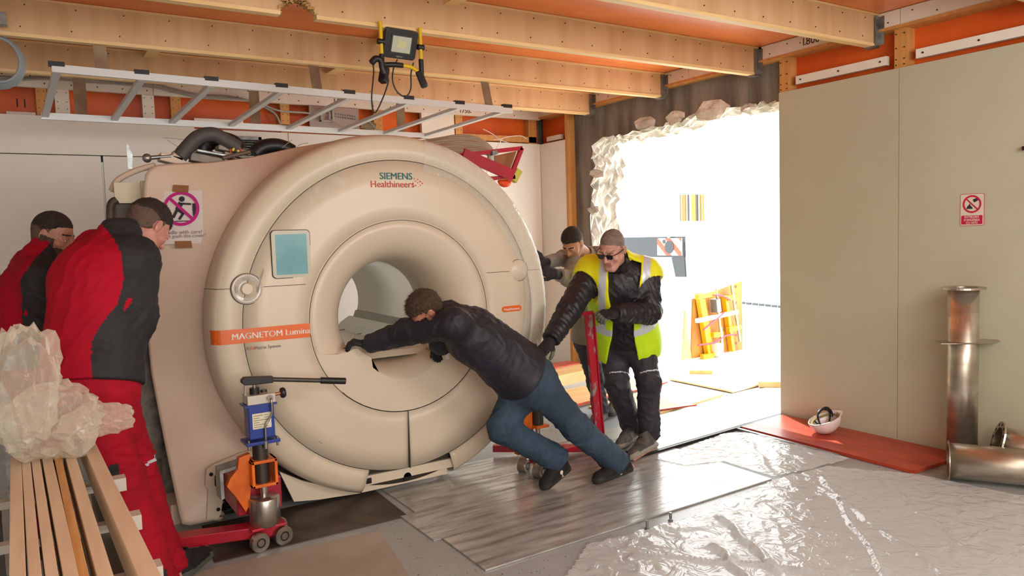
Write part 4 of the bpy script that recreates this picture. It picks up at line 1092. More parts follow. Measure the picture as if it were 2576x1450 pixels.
b = MB(); b.box((jx-.070, jy-.055, .785), (jx+.078, jy+.055, .835)); b.build('valve_block', mat('cast_aluminium', '#BDB8AC', .4, metal=.5), jk, bevel=.003)
b = MB(); b.cyl((jx+.078, jy-.01, .818), (jx+.115, jy-.012, .822), .009, 10); b.build('valve_stem', mat('copper_stem', '#B0705A', .4, metal=.7), jk)
b = MB(); b.lathe([(0, 0), (.026, .002), (.029, .008), (.029, .018), (.024, .026), (0, .028)], (jx+.115, jy-.012, .822), (1, 0, .05), 14, smooth=False); b.build('release_knob', m_black, jk)
b = MB(); b.cyl((jx-.018, jy, .835), (jx-.018, jy, .868), .026, 18); b.build('pump_collar', m_black, jk)
b = MB(); b.cyl((jx-.018, jy, .868), (jx-.018, jy, .90), .009, 10); b.build('pump_piston', m_jst, jk)
b = MB(); b.cyl((jx+.035, jy+.02, .835), (jx+.035, jy+.02, .848), .018, 14); b.build('filler_cap', m_bran, jk)
b = MB(); b.bar((jx-.072, jy, .79), (jx-.065, jy, .905), .02, .006, up=(1, 0, 0)); b.build('handle_arm', m_jst, jk)
b = MB(); b.prism([(-.085, .01), (-.07, .025), (.08, .018), (.08, -.018), (-.03, -.020), (-.07, -.018), (-.085, -.005)], (jx, jy-.02, .905), (1, 0, -.04), (.02, 0, 1), (0, .04, 0)); b.build('handle_socket', m_black, jk, bevel=.004)
b = MB(); b.cyl((jx+.07, jy, .902), (jx+.345, jy-.02, .862), .0125, 14); b.build('handle_bar', mat('handle_tube', '#4A453E', .4, metal=.5), jk)
b = MB(); b.cyl((jx+.34, jy-.0197, .863), (jx+.478, jy-.03, .843), .0185, 14); b.build('handle_grip', m_black, jk)
b = MB(); b.tube(spline([(jx+.045, jy-.06, .815), (jx+.048, jy-.075, .80), (jx+.048, jy-.075, .735), (jx+.03, jy-.07, .70), (jx+.012, jy-.07, .665), (jx+.010, jy-.07, .60), (jx+.01, jy-.06, .575)], 6), .006, 8); b.build('oil_pipe', m_jst, jk)
b = MB(); b.cyl((jx+.045, jy-.05, .815), (jx+.045, jy-.072, .815), .016, 10); b.cyl((jx+.01, jy-.062, .585), (jx+.01, jy-.062, .545), .013, 8); stuff(b.build('pipe_fittings', m_jst, jk))
# red undercarriage
bd = Vector((-.37, .10, 0)).normalized()
b = MB(); b.bar((jx+.07, jy-.01, .085), Vector((jx+.07, jy-.01, .085)) + bd*.56, .10, .06); b.build('tow_frame', m_redp, jk, bevel=.004)
b = MB(); b.box((jx-.09, jy-.075, .108), (jx+.095, jy+.075, .122)); b.build('base_plate', m_redp, jk, bevel=.003)
for dx, dy in ((-.055, -.055), (.075, -.035), (-.04, .11), (.09, .12)):
    wheel((jx+dx, jy+dy-.03, .052), (-0.25, 1, 0), .052, .036, jk)
b = MB(); b.bar((jx-.07, jy, .055), (jx+.1, jy+.02, .055), .03, .05); b.build('axle_block', m_redp, jk)

j2 = thing('hydraulic_jack', 'orange bracket jack with tall red push handle at the front right of the scanner', 'jack', (2.95, 4.4, 0))
kx, ky = 2.97, 4.42
b = MB(); b.cyl((kx+.02, ky, .0), (kx+.02, ky, .14), .045, 20); b.build('base_cylinder', m_jst, j2)
b = MB(); b.cyl((kx+.02, ky, .13), (kx+.02, ky, .28), .019, 16); b.build('piston_rod', m_jst, j2)
b = MB(); b.cyl((kx+.02, ky, .27), (kx+.02, ky, .44), .045, 20); b.cyl((kx+.02, ky, .44), (kx+.02, ky, .86), .013, 10); b.build('ram_tube', m_bran, j2)
b = MB(); b.prism([(-.15, .42), (-.02, .46), (-.01, .26), (-.08, .12), (-.15, .08)], (kx, ky, 0), (1, 0, 0), (0, 0, 1), (0, .06, 0)); b.build('side_bracket', m_jor, j2, bevel=.003)
b = MB(); b.box((kx-.03, ky-.06, .26), (kx+.08, ky+.06, .28)); b.build('carriage', m_jor, j2, bevel=.003)
b = MB(); b.bar(at(1240, 1128, 2, .06), at(1495, 1128, 1, 4.33), .05, .05); b.build('tow_frame', m_redp, j2, bevel=.004)
h0 = at(1507, 1100, 1, 4.33); h0.z = .06; h1 = at(1479, 788, 1, 4.22)
b = MB(); b.bar(h0, h1, .06, .03, up=(0, -1, 0)); b.build('push_post', mat('scraped_red_paint', '#A8182C', .4, col2='#8E8480', nscale=16, detail=8, stretch=(1, 1, .5), contrast=(.56, .62)), j2, bevel=.003)
b = MB(); b.bar(h0 + Vector((.035, 0, 0)), h1 + Vector((.035, 0, 0)), .012, .05, up=(0, -1, 0)); b.build('post_flange', m_redp, j2)
b = MB(); b.bar(h1 + Vector((-.09, 0, .0)), h1 + Vector((.04, 0, 0)), .03, .025); b.build('cross_grip', m_redp, j2)
for (px, py) in ((1318, 1172), (1356, 1186)):
    p = at(px, py, 2, .05); wheel((p.x, p.y, .05), (-.55, 1, 0), .05, .06, j2)
b = MB(); p0, p1 = at(1325, 1165, 2, .06), at(1430, 1135, 2, .06); b.bar((p0.x, p0.y, .075), (p1.x+.25, p1.y+.03, .075), .06, .03); b.build('axle_block', m_redp, j2)

# ---- steel flue pipes
m_ss = mat('stainless_steel', '#CFC9BD', .32, metal=.9, col2='#A89F8F', nscale=3, stretch=(1, 1, 3), rvar=.1)
def flange(c, ax, r0, r1, par, bolts=12, th=.012):
    b = MB(); b.lathe([(r0, -th/2), (r1, -th/2), (r1, th/2), (r0, th/2), (r0, -th/2)], c, ax, 40, smooth=False); f = b.build('flange', m_ss, par)
    ax = Vector(ax).normalized(); rf = ax.cross(Vector((0, 0, 1)))
    if rf.length < .1: rf = Vector((1, 0, 0))
    rf.normalize(); b2 = ax.cross(rf)
    for i in range(bolts):
        a = 2*PI*i/bolts; q = Vector(c) + (rf*math.cos(a) + b2*math.sin(a))*(r0+r1)/2
        b = MB(); b.cyl(q - ax*(th/2+.001), q + ax*(th/2+.001), (r1-r0)*.24, 10); b.build('bolt_hole', m_dark, f)
def open_pipe(a, c, r, par, name='pipe'):
    a = Vector(a); c = Vector(c); l = (c-a).length
    b = MB(); b.lathe([(r-.003, 0), (r, 0), (r, l), (r-.003, l), (r-.003, 0)], a, c-a, 40); return b.build(name, m_ss, par)
s1 = at(2428, 900, 1, 2.82); px_, py_ = 5.19, 2.60
up = thing('flue_pipe', 'tall stainless steel pipe with a half moon collar standing upright by the right wall', 'pipe', (px_, py_, 0))
pr = .092
open_pipe((px_, py_, .02), (px_, py_, 1.19), pr, up)
flange((px_, py_, 1.195), (0, 0, 1), pr-.008, pr+.038, up, 0, .012)
b = MB(); b.prism([(-.20, -.03), (-.19, -.08), (-.10, -.10), (.10, -.10), (.17, -.09), (.215, -.05), (.23, -.01), (.18, .05), (-.16, .05)], (px_, py_, .838), Vector(CAM_R)*Vector((1,1,0)), Vector((-CAM_R[1], CAM_R[0], 0)), (0, 0, .006)); b.build('collar', m_ss, up)
p2 = thing('flue_pipe', 'short stainless pipe lying against the foot of the upright pipe', 'pipe', (4.95, 2.4, 0))
q0 = at(2386, 1162, 1, 2.50); q0.z = .125; q1 = q0 + Vector((.34, -.56, 0))
open_pipe(q0, q1, .112, p2); flange(q0, q1-q0, .105, .125, p2, 0, .006); flange(q1, q1-q0, .085, .128, p2, 12)
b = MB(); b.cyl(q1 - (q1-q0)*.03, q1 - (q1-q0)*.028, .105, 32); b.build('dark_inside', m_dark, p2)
p3 = thing('flue_pipe', 'flanged stainless pipe resting on the lying pipe at the right picture edge', 'pipe', (5.1, 2.2, .3))
q2 = at(2510, 1110, 1, 2.34); q3 = q2 + Vector((.22, -.30, -.10))
open_pipe(q2, q3, .10, p3); flange(q2, q3-q2, .088, .128, p3, 12, .01)

# ---- upturned helmet
hc = at(2069, 1055, 1, 3.72); hc = Vector((5.10, 3.58, .150))
hm = thing('safety_helmet', 'white safety helmet lying upside down on the red board', 'helmet', (hc.x, hc.y, .03))
tilt = Matrix.Rotation(R(-14), 3, Vector((0, 1, 0))) @ Matrix.Rotation(R(-8), 3, Vector((1, 0, 0)))
b = MB(); vs = []; NA, NB = 40, 14
for k in range(NB+1):
    t = PI/2*k/NB
    for i in range(NA):
        a = 2*PI*i/NA; f = 1 + (.012*math.cos(a*10) if k > 3 else 0)
        rx = .135*math.sin(t)*f; ry = .108*math.sin(t)*f; z = -.118*math.cos(t)
        vs.append(hc + tilt @ Vector((rx*math.cos(a), ry*math.sin(a), z+.0)))
for i in range(NA):      # turned-out brim with the peak on the right
    a = 2*PI*i/NA; pk = .045*max(0, math.cos(a))**3 + .008
    vs.append(hc + tilt @ Vector(((.135+pk)*math.cos(a), (.108+pk*.4)*math.sin(a), -.006)))
fs = [(k*NA+i, (k+1)*NA+i, (k+1)*NA+(i+1) % NA, k*NA+(i+1) % NA) for k in range(NB+1) for i in range(NA)]
b.add(vs, fs, 0, True); o = b.build('shell', mat('helmet_white', '#E6D8D4', .35), hm); s_ = o.modifiers.new('t', 'SOLIDIFY'); s_.thickness = .004
def HP(x, y, z): return hc + tilt @ Vector((x, y, z))
b = MB(); b.tube(spline([HP(-.09, -.02, -.02), HP(-.085, -.02, .055), HP(-.02, -.01, .075), HP(.06, .0, .05), HP(.10, .01, .0), HP(.09, .01, -.03)], 6), [.008]*8+[.011]*8+[.016]*8+[.014]*7, 8); b.build('chin_strap', m_black, hm)
b = MB(); b.tube([HP(.115*math.cos(2*PI*i/20), .088*math.sin(2*PI*i/20), -.02) for i in range(20)], .009, 6, closed=True); b.build('headband', mat('olive_foam', '#8A7A45', .8), hm)
for a in (.3, 1.8, 3.4, 4.9):
    b = MB(); b.tube(spline([HP(.11*math.cos(a), .085*math.sin(a), -.02), HP(.06*math.cos(a), .05*math.sin(a), -.06), HP(0, 0, -.07)], 5), .007, 6); b.build('cradle_strap', m_black, hm)

# ---- trestle of slats at lower left
m_slat = [mat('slat_cream', '#D9C4A8', .5, col2='#CEB798', nscale=5, stretch=(6, .5, 6)), mat('slat_pine', '#D2A468', .55, col2='#B98648', nscale=6, stretch=(6, .4, 6))]
ends_n = [(44, 1442), (88, 1442), (130, 1442), (178, 1442), (209, 1442), (263, 1442), (373, 1442)]
ends_f = [(40, 1160), (65, 1156), (88, 1146), (115, 1135), (141, 1131), (166, 1109), (217, 1102)]
wds = [.033, .026, .026, .031, .022, .032, .044]
zt = .90
for i in range(7):
    a = at(*ends_n[i], 2, zt); c = at(*ends_f[i], 2, zt)
    d = (c-a).normalized(); a = a - d*.35; c = c + d*.06
    b = MB(); b.bar(a + Vector((0, 0, -.045)), c + Vector((0, 0, -.045)), wds[i], .09)
    lab = ['cream slat leaning furthest left in the lower left stack', 'second cream slat from the left in the lower left stack', 'third cream slat from the left in the lower left stack', 'cream slat just left of the bare pine slat',
           'thin bare pine slat in the middle of the lower left stack', 'cream slat just right of the bare pine slat', 'widest cream slat furthest right in the lower left stack'][i]
    tag(b.build('wooden_slat', m_slat[1 if i == 4 else 0], None, .002), lab, 'slat', 'slats in the lower left corner')
tr = thing('slat_rack', 'white bracket rack with dark frame under the lower left slats', 'rack', (.05, 2.4, 0))
for y in (1.75, 2.15, 2.6, 3.05):
    b = MB(); b.box((-.21, y-.02, .775), (.22, y+.02, .80)); b.build('cross_bar', mat('rack_white', '#BFB8AC', .5), tr)
    b = MB(); b.box((.17, y-.028, .765), (.24, y+.028, .812)); b.build('end_bracket', mat('rack_white', '#BFB8AC', .5), tr)
for x in (-.16, .15):
    b = MB(); b.box((x-.02, 1.70, .735), (x+.02, 3.1, .775)); b.build('long_bar', m_bran, tr)
    for y in (1.75, 3.05):
        b = MB(); b.box((x-.02, y-.02, .0), (x+.02, y+.02, .735)); b.build('leg', m_bran, tr)
# ---- crumpled bag on the slats
ico = bmesh.new(); bmesh.ops.create_icosphere(ico, subdivisions=4, radius=1.0)
V = np.array([v.co for v in ico.verts]); T_ = np.array([[v.index for v in f.verts] for f in ico.faces]); ico.free()
def bag(c, sc, seed):
    P = V.copy(); w_ = np.stack([noise3(V, seed+i, 2.0) for i in range(3)], 1)
    n1 = np.abs(noise3(P + .4*w_, seed+5, 2.6)); n2_ = np.abs(noise3(P + .3*w_, seed+6, 6.5)); n4 = np.abs(noise3(P + .2*w_, seed+8, 15)); n3_ = noise3(P, seed+7, 1.6)
    r_ = .92 + .22*n3_ + .20*n1 - .16*n2_ + .03*n4
    return P*r_[:, None]*np.array(sc) + np.array(c)
m_bag = film_mat('milky_plastic_bag', '#E4DAC8', .80, .16, .35, 8)
c1, c2, c3 = at(60, 985, 1, 3.12), at(130, 1060, 1, 3.12), at(232, 1062, 1, 3.18)
P1 = bag(c1, (.12, .13, .26), 3); P2 = bag(c2, (.17, .15, .13), 21); P3 = bag(c3, (.13, .08, .065), 33)
o = np_mesh('plastic_bag', np.concatenate([P1, P2, P3]), np.concatenate([T_, T_+len(V), T_+2*len(V)]), m_bag, smooth=False)
tag(o, 'crumpled milky translucent plastic bag on the far end of the slats', 'plastic bag'); stuff(o)
# pale door edge at the left picture edge
sheet('door_leaf', 'pale bluish door leaf edge at the bottom left picture edge', 'door', [(-.30, 1.3), (-.235, 1.3), (-.225, 3.3), (-.30, 3.3)], .0, 1.02, mat('bluish_white', '#C9D8D8', .4))
sheet('grey_post', 'tall grey metal post at the left picture edge behind the red jackets', 'post', [(-.19, 5.0), (-.145, 5.0), (-.145, 5.06), (-.19, 5.06)], .0, 2.0, m_galv)

# ================================================================== outside
sheet('plywood_sheet', 'sunlit plywood sheet outside on the pavement nearest the opening', 'plywood sheet', [(5.8, 5.1), (7.6, 5.3), (7.5, 6.2), (5.8, 6.0)], .0, .015, m_extply)
sheet('plywood_sheet', 'sunlit plywood sheet outside in front of the crate panel', 'plywood sheet', [(6.5, 4.3), (8.8, 4.6), (8.7, 5.25), (6.4, 5.0)], .0, .015, m_extply)
sheet('timber_block', 'short timber block on the ground outside the opening', 'block', [(6.15, 6.02), (6.32, 5.84), (6.36, 5.89), (6.19, 6.08)], .016, .055, m_wply)
sheet('timber_block', 'timber block stack outside beside the right wall end', 'block', [(6.1, 5.03), (6.35, 4.8), (6.6, 5.0), (6.3, 5.2)], .026, .08, m_wply)
cp = thing('crate_panel', 'yellow plywood crate panel with bolt holes standing outside', 'crate', (7.6, 6.8, 0))
k0, k1 = at(1740, 903, 2, 0), at(1868, 880, 2, 0)
kd = (k1-k0).normalized(); kn = Vector((-kd.y, kd.x, 0))
if kn.dot(Vector(CAM_F)) > 0: kn = -kn
kw = (k1-k0).length; kh = .92
b = MB(); b.prism([(0, 0), (kw, 0), (kw, kh), (kw*.05, kh*.82)], k0, kd, (0, 0, 1), -kn*.03); b.build('panel', mat('crate_plywood', '#B87A24', .6, col2='#94581A', nscale=4, stretch=(2, 2, .6), detail=7), cp)
b = MB(); b.prism([(0, 0), (.16, 0), (.06, .62)], k0 - kd*.16 , kd, (0, 0, 1), -kn*.03); b.build('gusset', m_wply, cp)
for i in range(8):
    q = k0 + kd*(kw-.13) + Vector((0, 0, .1+i*.108)); b = MB(); b.cyl(q, q + kn*.004, .018, 10); b.build('bolt_hole', mat('rust_brown', '#7A3E20', .7), cp)
yj = thing('yellow_jack_set', 'bright yellow lifting jacks strapped upright against the crate panel outside', 'jack', (7.4, 6.7, 0))
m_yj = mat('bright_yellow_paint', '#DDA80A', .4)
def K(a, h, d=.05): return k0 + kd*a*kw + Vector((0, 0, h*kh)) + kn*d
for (a0, h0_, a1, h1_, w_) in [(.25, .0, .08, .9, .07), (.33, .0, .17, .8, .03), (.72, .02, .58, .82, .07)]:
    b = MB(); b.bar(K(a0, h0_), K(a1, h1_), w_, .05); b.build('upright', m_yj, yj)
b = MB(); b.bar(K(.0, .53, .09), K(.78, .58, .09), .05, .05); b.build('cross_member', mat('white_paint', '#E8E4D8', .5), yj)
for (a0, h0_, a1, h1_) in [(.02, .85, .35, .88), (.58, .78, .78, .80), (.6, .34, .84, .36), (.3, .3, .48, .3), (.1, .02, .3, .02)]:
    b = MB(); b.bar(K(a0, h0_, .08), K(a1, h1_, .08), .06, .06); b.build('lug', m_yj, yj)
for (a0, h0_, a1, h1_, r_) in [(.44, .3, .36, .95, .016), (.82, .15, .66, .98, .018), (.46, .1, .44, .4, .02)]:
    b = MB(); b.cyl(K(a0, h0_, .1), K(a1, h1_, .1), r_, 10); b.build('rod', m_jst, yj)
b = MB(); b.bar(K(.36, .62, .1), K(.34, .80, .1), .10, .08); b.build('motor', mat('grey_motor', '#6A6E70', .4), yj)
b = MB(); b.box(tuple(K(.36, .02, .1) - Vector((.06, .06, 0))), tuple(K(.36, .18, .1) + Vector((.06, .06, 0)))); b.build('foot', mat('white_paint', '#E8E4D8', .5), yj)
for q in ([(.0, .2), (.3, .2), (.52, .27), (.7, .26)], [(.28, .86), (.45, .84), (.62, .76)], [(.1, .4), (.3, .5), (.5, .6)]):
    b = MB(); b.tube(spline([K(a, h, .11) for a, h in q], 5), .012, 6); b.build('strap', mat('pink_strap', '#C83C50', .5), yj)
# truck rear with hazard board
tk = thing('truck', 'white truck rear with a dark board and a red and white striped hazard plate outside', 'truck', (10.0, 10.5, 0))
bx('body', (10.0, 8.6, -.01), (13, 13.5, 1.40), m_white, tk)
def TK(px, py): p = at(px, py, 0, 9.97); return (p.y, p.z)
b = MB(); (y0, z1), (y1, z0) = TK(1560, 598), TK(1722, 648); b.box((9.95, y1, z0), (10.0, y0+.8, z1)); b.build('dark_board', mat('truck_dark', '#0E1418', .4), tk)
b = MB(); b.prism([TK(1690, 648), TK(1722, 648), TK(1725, 697), TK(1700, 697)], (9.96, 0, 0), (0, 1, 0), (0, 0, 1), (.03, 0, 0)); b.build('side_board', mat('truck_dark', '#0E1418', .4), tk)
(hy0, hz1), (hy1, hz0) = TK(1657, 600), TK(1719, 643)
b = MB(); b.box((9.93, hy1, hz0), (9.95, hy0, hz1)); hzp = b.build('hazard_plate', m_white, tk)
m_hz = mat('hazard_red', '#B8340E', .5)
for t in (-.1, .45, .95):
    W_ = hy0-hy1; H_ = hz1-hz0
    ys_ = [max(0, min(1, t)), max(0, min(1, t+.24))]
    P = [(t, 1), (t+.24, 1), (t+.24-.55, 0), (t-.55, 0)]
    # clip to the plate
    def clip(P, f, g):
        out = []
        for i in range(len(P)):
            A, B = P[i], P[(i+1) % len(P)]; fa, fb = f(A), f(B)
            if fa >= 0: out.append(A)
            if fa*fb < 0:
                s = fa/(fa-fb); out.append((A[0]+(B[0]-A[0])*s, A[1]+(B[1]-A[1])*s))
        return out
    P = clip(P, lambda p: p[0], 0); P = clip(P, lambda p: 1-p[0], 0)
    if len(P) > 2:
        b = MB(); b.prism([(hy1 + (1-p[0])*0 + p[0]*W_, hz0 + p[1]*H_) for p in P], (9.928, 0, 0), (0, 1, 0), (0, 0, 1), (.001, 0, 0)); b.build('stripe', m_hz, hzp)
b = MB(); q = TK(1688, 622); b.cyl((9.92, q[0], q[1]), (9.93, q[0], q[1]), .12, 20); q = TK(1675, 608); b.cyl((9.92, q[0], q[1]), (9.93, q[0], q[1]), .04, 12); b.build('round_marks', mat('truck_dark', '#0E1418', .4), hzp, kind='stuff')
b = MB(); q = TK(1689, 590); b.tube([(9.9, q[0]+.04*math.cos(a), q[1]+.06*math.sin(a)) for a in [2*PI*i/12 for i in range(12)]], .012, 6, closed=True); b.build('hook', m_galv, tk)
# white building far behind with a window of orange bars
fb = thing('building', 'sun bleached white building filling the view through the opening', 'building', (16, 14, 0))
bx('facade', (16, 2, -.01), (17, 34, 9), m_white, fb)
def FB(px, py): p = at(px, py, 0, 15.98); return (p.y, p.z)
(y0, z1), (y1, z0) = FB(1716, 488), FB(1779, 560)
wn_ = bx('window', (15.9, y1, z0), (15.99, y0, z1), mat('pale_glass', '#D8DDE0', .3), fb)
for px, w_, c in ((1718, 2, '#8A5A1C'), (1727, 10, '#94561E'), (1738, 4, '#3C3834'), (1752, 12, '#8C6620'), (1760, 5, '#343230'), (1768, 4, '#8A5A1C'), (1775, 5, '#A06A14')):
    (a, z), (c2, zz) = FB(px-w_/2, 490), FB(px+w_/2, 556)
    bx('shutter_bar', (15.86, c2, zz), (15.89, a, z), mat('bar_' + c[1:], c, .6), wn_)
ch = thing('barrier_chain', 'dashed dark barrier chain outside beside the right wall end', 'chain', (9, 7.5, .49))
for i in range(7):
    (a, c2) = at(1862+i*16, 762+i*1.6, 0, 9), at(1874+i*16, 763+i*1.6, 0, 9)
    b = MB(); b.bar(a, c2, .03, .035); b.build('link', mat('chain_grey', '#30383C', .5), ch)
b = MB(); pq = at(1862, 762, 0, 9); b.cyl((9.0, pq.y, 0), (9.0, pq.y, pq.z), .02, 8); b.build('post', m_white, ch)
# ================================================================== people: one continuous surface grown from a distance field
def V3(p): return np.array([p[0], p[1], p[2]], float)
class Field:
    def __init__(s, lo, hi, h):
        s.lo = np.array(lo, float); s.h = h
        s.n = np.ceil((np.array(hi) - s.lo)/h).astype(int) + 1
        s.D = np.full(s.n, .2, np.float32)
    def block(s, lo, hi):
        a = np.clip(np.floor((np.array(lo) - s.lo)/s.h).astype(int), 0, s.n-1); b = np.clip(np.ceil((np.array(hi) - s.lo)/s.h).astype(int)+1, 1, s.n)
        if (b <= a).any(): return None
        g = np.meshgrid(*[s.lo[i] + s.h*np.arange(a[i], b[i]) for i in range(3)], indexing='ij')
        return tuple(slice(a[i], b[i]) for i in range(3)), np.stack(g, -1).astype(np.float32)
    def apply(s, fn, lo, hi, k, op='u'):
        r = s.block(lo, hi)
        if r is None: return
        sl, P = r; d = fn(P); D = s.D[sl]
        if op == 'u':
            if k <= 0: s.D[sl] = np.minimum(D, d)
            else:
                hh = np.clip(.5 + .5*(D-d)/k, 0, 1); s.D[sl] = D*(1-hh) + d*hh - k*hh*(1-hh)
        elif op == 's':
            hh = np.clip(.5 - .5*(D+d)/max(k, 1e-4), 0, 1); s.D[sl] = D*(1-hh) - d*hh + k*hh*(1-hh)
    def cone(s, a, b, ra, rb, k=.03, op='u'):
        a = V3(a); b = V3(b); R_ = max(ra, rb) + .05 + k
        ab = b-a; L2_ = float(ab @ ab) + 1e-9
        def f(P):
            t = np.clip(((P-a) @ ab)/L2_, 0, 1)
            return np.linalg.norm(P - a - t[..., None]*ab, axis=-1) - (ra + (rb-ra)*t)
        s.apply(f, np.minimum(a, b)-R_, np.maximum(a, b)+R_, k, op)
    def ell(s, c, rad, M, k=.02, op='u'):
        """ellipsoid: M rows are the axes"""
        c = V3(c); rad = np.array(rad); R_ = max(rad) + .04 + k
        M = np.array(M)
        def f(P):
            q = (P-c) @ M.T; k0 = np.linalg.norm(q/rad, axis=-1); k1 = np.linalg.norm(q/rad**2, axis=-1) + 1e-6
            return k0*(k0-1)/k1
        s.apply(f, c-R_, c+R_, k, op)
    def cut(s, p, n, k=.004):
        """remove everything on the side n points to"""
        p = V3(p); n = V3(n); n = n/np.linalg.norm(n)
        g = [s.lo[i] + s.h*np.arange(s.n[i]) for i in range(3)]
        d = (g[0]-p[0])[:, None, None]*n[0] + (g[1]-p[1])[None, :, None]*n[1] + (g[2]-p[2])[None, None, :]*n[2]
        s.D = np.maximum(s.D, d.astype(np.float32))
    def cutball(s, c, r):
        c = V3(c)
        rr_ = s.block(c-r-.02, c+r+.02)
        if rr_ is None: return
        sl, P = rr_; s.D[sl] = np.maximum(s.D[sl], r - np.linalg.norm(P-c, axis=-1))
    def mesh(s, relax=1):
        D = s.D; D[0] = D[-1] = .1; D[:, 0] = D[:, -1] = .1; D[:, :, 0] = D[:, :, -1] = .1
        ins = D < 0; n = np.array(D.shape); nc = n-1
        cid = lambda i, j, k: (i*nc[1] + j)*nc[2] + k
        acc = {}; keys = []; poss = []; quads = []
        for ax in range(3):
            sl0 = [slice(None)]*3; sl1 = [slice(None)]*3; sl0[ax] = slice(0, -1); sl1[ax] = slice(1, None)
            A, B = ins[tuple(sl0)], ins[tuple(sl1)]
            I = np.argwhere(A != B)
            if not len(I): continue
            J = I.copy(); J[:, ax] += 1
            d0 = D[tuple(I.T)]; d1 = D[tuple(J.T)]; t = d0/(d0-d1)
            pos = I.astype(float); pos[:, ax] += t
            o1, o2 = [(1, 2), (2, 0), (0, 1)][ax]
            ok = (I[:, o1] > 0) & (I[:, o2] > 0) & (I[:, o1] < nc[o1]) & (I[:, o2] < nc[o2])
            I = I[ok]; pos = pos[ok]; fl_ = d0[ok] < 0
            c = []
            for (u, v) in ((-1, -1), (0, -1), (0, 0), (-1, 0)):
                K_ = I.copy(); K_[:, o1] += u; K_[:, o2] += v
                q = cid(K_[:, 0], K_[:, 1], K_[:, 2]); c.append(q); keys.append(q); poss.append(pos)
            c = np.stack(c, 1); c[~fl_] = c[~fl_][:, ::-1]; quads.append(c)
        K_ = np.concatenate(keys); Pp = np.concatenate(poss); Qd = np.concatenate(quads)
        uq, inv = np.unique(K_, return_inverse=True)
        cnt = np.bincount(inv); P = np.stack([np.bincount(inv, Pp[:, i])/cnt for i in range(3)], 1)
        Qd = np.searchsorted(uq, Qd)
        P = s.lo + P*s.h
        for _ in range(relax): P = smooth_pts(P, Qd, .5)
        return P, Qd
def smooth_pts(P, Q, w_):
    e = np.concatenate([Q[:, [0, 1]], Q[:, [1, 2]], Q[:, [2, 3]], Q[:, [3, 0]]]); e = np.concatenate([e, e[:, ::-1]])
    cnt = np.bincount(e[:, 0], minlength=len(P)) + 1e-9
    S_ = np.stack([np.bincount(e[:, 0], P[e[:, 1], i], minlength=len(P)) for i in range(3)], 1)/cnt[:, None]
    return P*(1-w_) + S_*w_
def normals(P, Q):
    n = np.cross(P[Q[:, 2]]-P[Q[:, 0]], P[Q[:, 3]]-P[Q[:, 1]])
    N_ = np.zeros_like(P)
    for c in range(4):
        for i in range(3): N_[:, i] += np.bincount(Q[:, c], n[:, i], minlength=len(P))
    return N_/(np.linalg.norm(N_, axis=1)[:, None] + 1e-12)
def wrinkle(P, Q, amp, seed, f=14, ridge=.6):
    N_ = normals(P, Q)
    a = noise3(P, seed, f); b_ = (1 - np.abs(noise3(P + .03*noise3(P, seed+1, 9)[:, None], seed+2, f*1.1)))**3 - .35
    return P + N_*(amp*((1-ridge)*a + ridge*b_))[:, None]
def seg_t(P, a, b_):
    a = V3(a); ab = V3(b_)-a; t = ((P-a) @ ab)/(ab @ ab); tc_ = np.clip(t, 0, 1)
    return t, np.linalg.norm(P-a-tc_[:, None]*ab, axis=1)
unit = lambda v: V3(v)/np.linalg.norm(V3(v))

def hand_prims(F, w_, d, n, side, r=.0095, curl=(.3, .5, .4), k=.006, thumb=.7, sc=1.0, spread=.12, fat=0.0):
    """w_ wrist, d fingers' direction, n palm normal, side +-1 for the thumb"""
    w_ = V3(w_); d = unit(d); n = V3(n); n = unit(n - d*(n @ d)); t = np.cross(d, n)*side
    kn = []
    for i, (off, l) in enumerate(((.030, .070), (.010, .076), (-.011, .071), (-.031, .056))):
        base = w_ + t*off*.75*sc; kk = w_ + d*.085*sc + t*off*sc; kn.append(kk)
        F.cone(base, kk, .014*sc+fat, .0125*sc+fat, .012)
        dd = unit(d + t*off*spread*8); p = kk; ang = 0
        for j, (fr_, cu_) in enumerate(zip((.46, .30, .24), curl)):
            ang += cu_; q = p + (dd*math.cos(ang) + n*math.sin(ang))*l*fr_*sc
            F.cone(p, q, r*(1-.08*j)*sc, r*(.93-.08*j)*sc, k if j else .008); p = q
    b0 = w_ + d*.022*sc + t*.026*sc; d1 = unit(d*.75 + t*.75 + n*.35)
    p1 = b0 + d1*.042*sc; p2 = p1 + unit(d*.95 + t*.30 + n*thumb*.6)*.032*sc; p3 = p2 + unit(d + n*thumb)*.026*sc
    F.cone(b0, p1, .015*sc+fat, .0125*sc+fat, .012); F.cone(p1, p2, .0118*sc+fat, .0108*sc+fat, .004); F.cone(p2, p3, .0108*sc+fat, .009*sc+fat, .003)

m_eyew = mat('eye_white', '#E8E2D8', .2); m_iris = mat('eye_iris', '#3A2E24', .2)
def head_frame(c, f, u):
    f = unit(f); u = V3(u); u = unit(u - f*(u @ f)); s_ = np.cross(f, u)   # right-hand side of the head
    return V3(c), f, u, s_
def torso_prims(F, J, o, g, kk=.06):
    ft = o['fat']; hipc, chest = V3(J['pelvis']), V3(J['chest'])
    hl, hr, sl, sr = V3(J['hip_l']), V3(J['hip_r']), V3(J['sh_l']), V3(J['sh_r'])
    F.cone(hl*.8+hr*.2, hr*.8+hl*.2, .115*ft+g, .115*ft+g, kk)
    F.cone(hipc, chest, .118*ft+g, .128*ft+g, kk)
    F.cone(hl*.75+hipc*.25, sl*.55+chest*.45, .085*ft+g, .092*ft+g, kk); F.cone(hr*.75+hipc*.25, sr*.55+chest*.45, .085*ft+g, .092*ft+g, kk)
    F.cone(sl, sr, .058*ft+g, .058*ft+g, kk)
    F.cone(chest, V3(J['neck']), .10*ft+g, .052+g, kk)
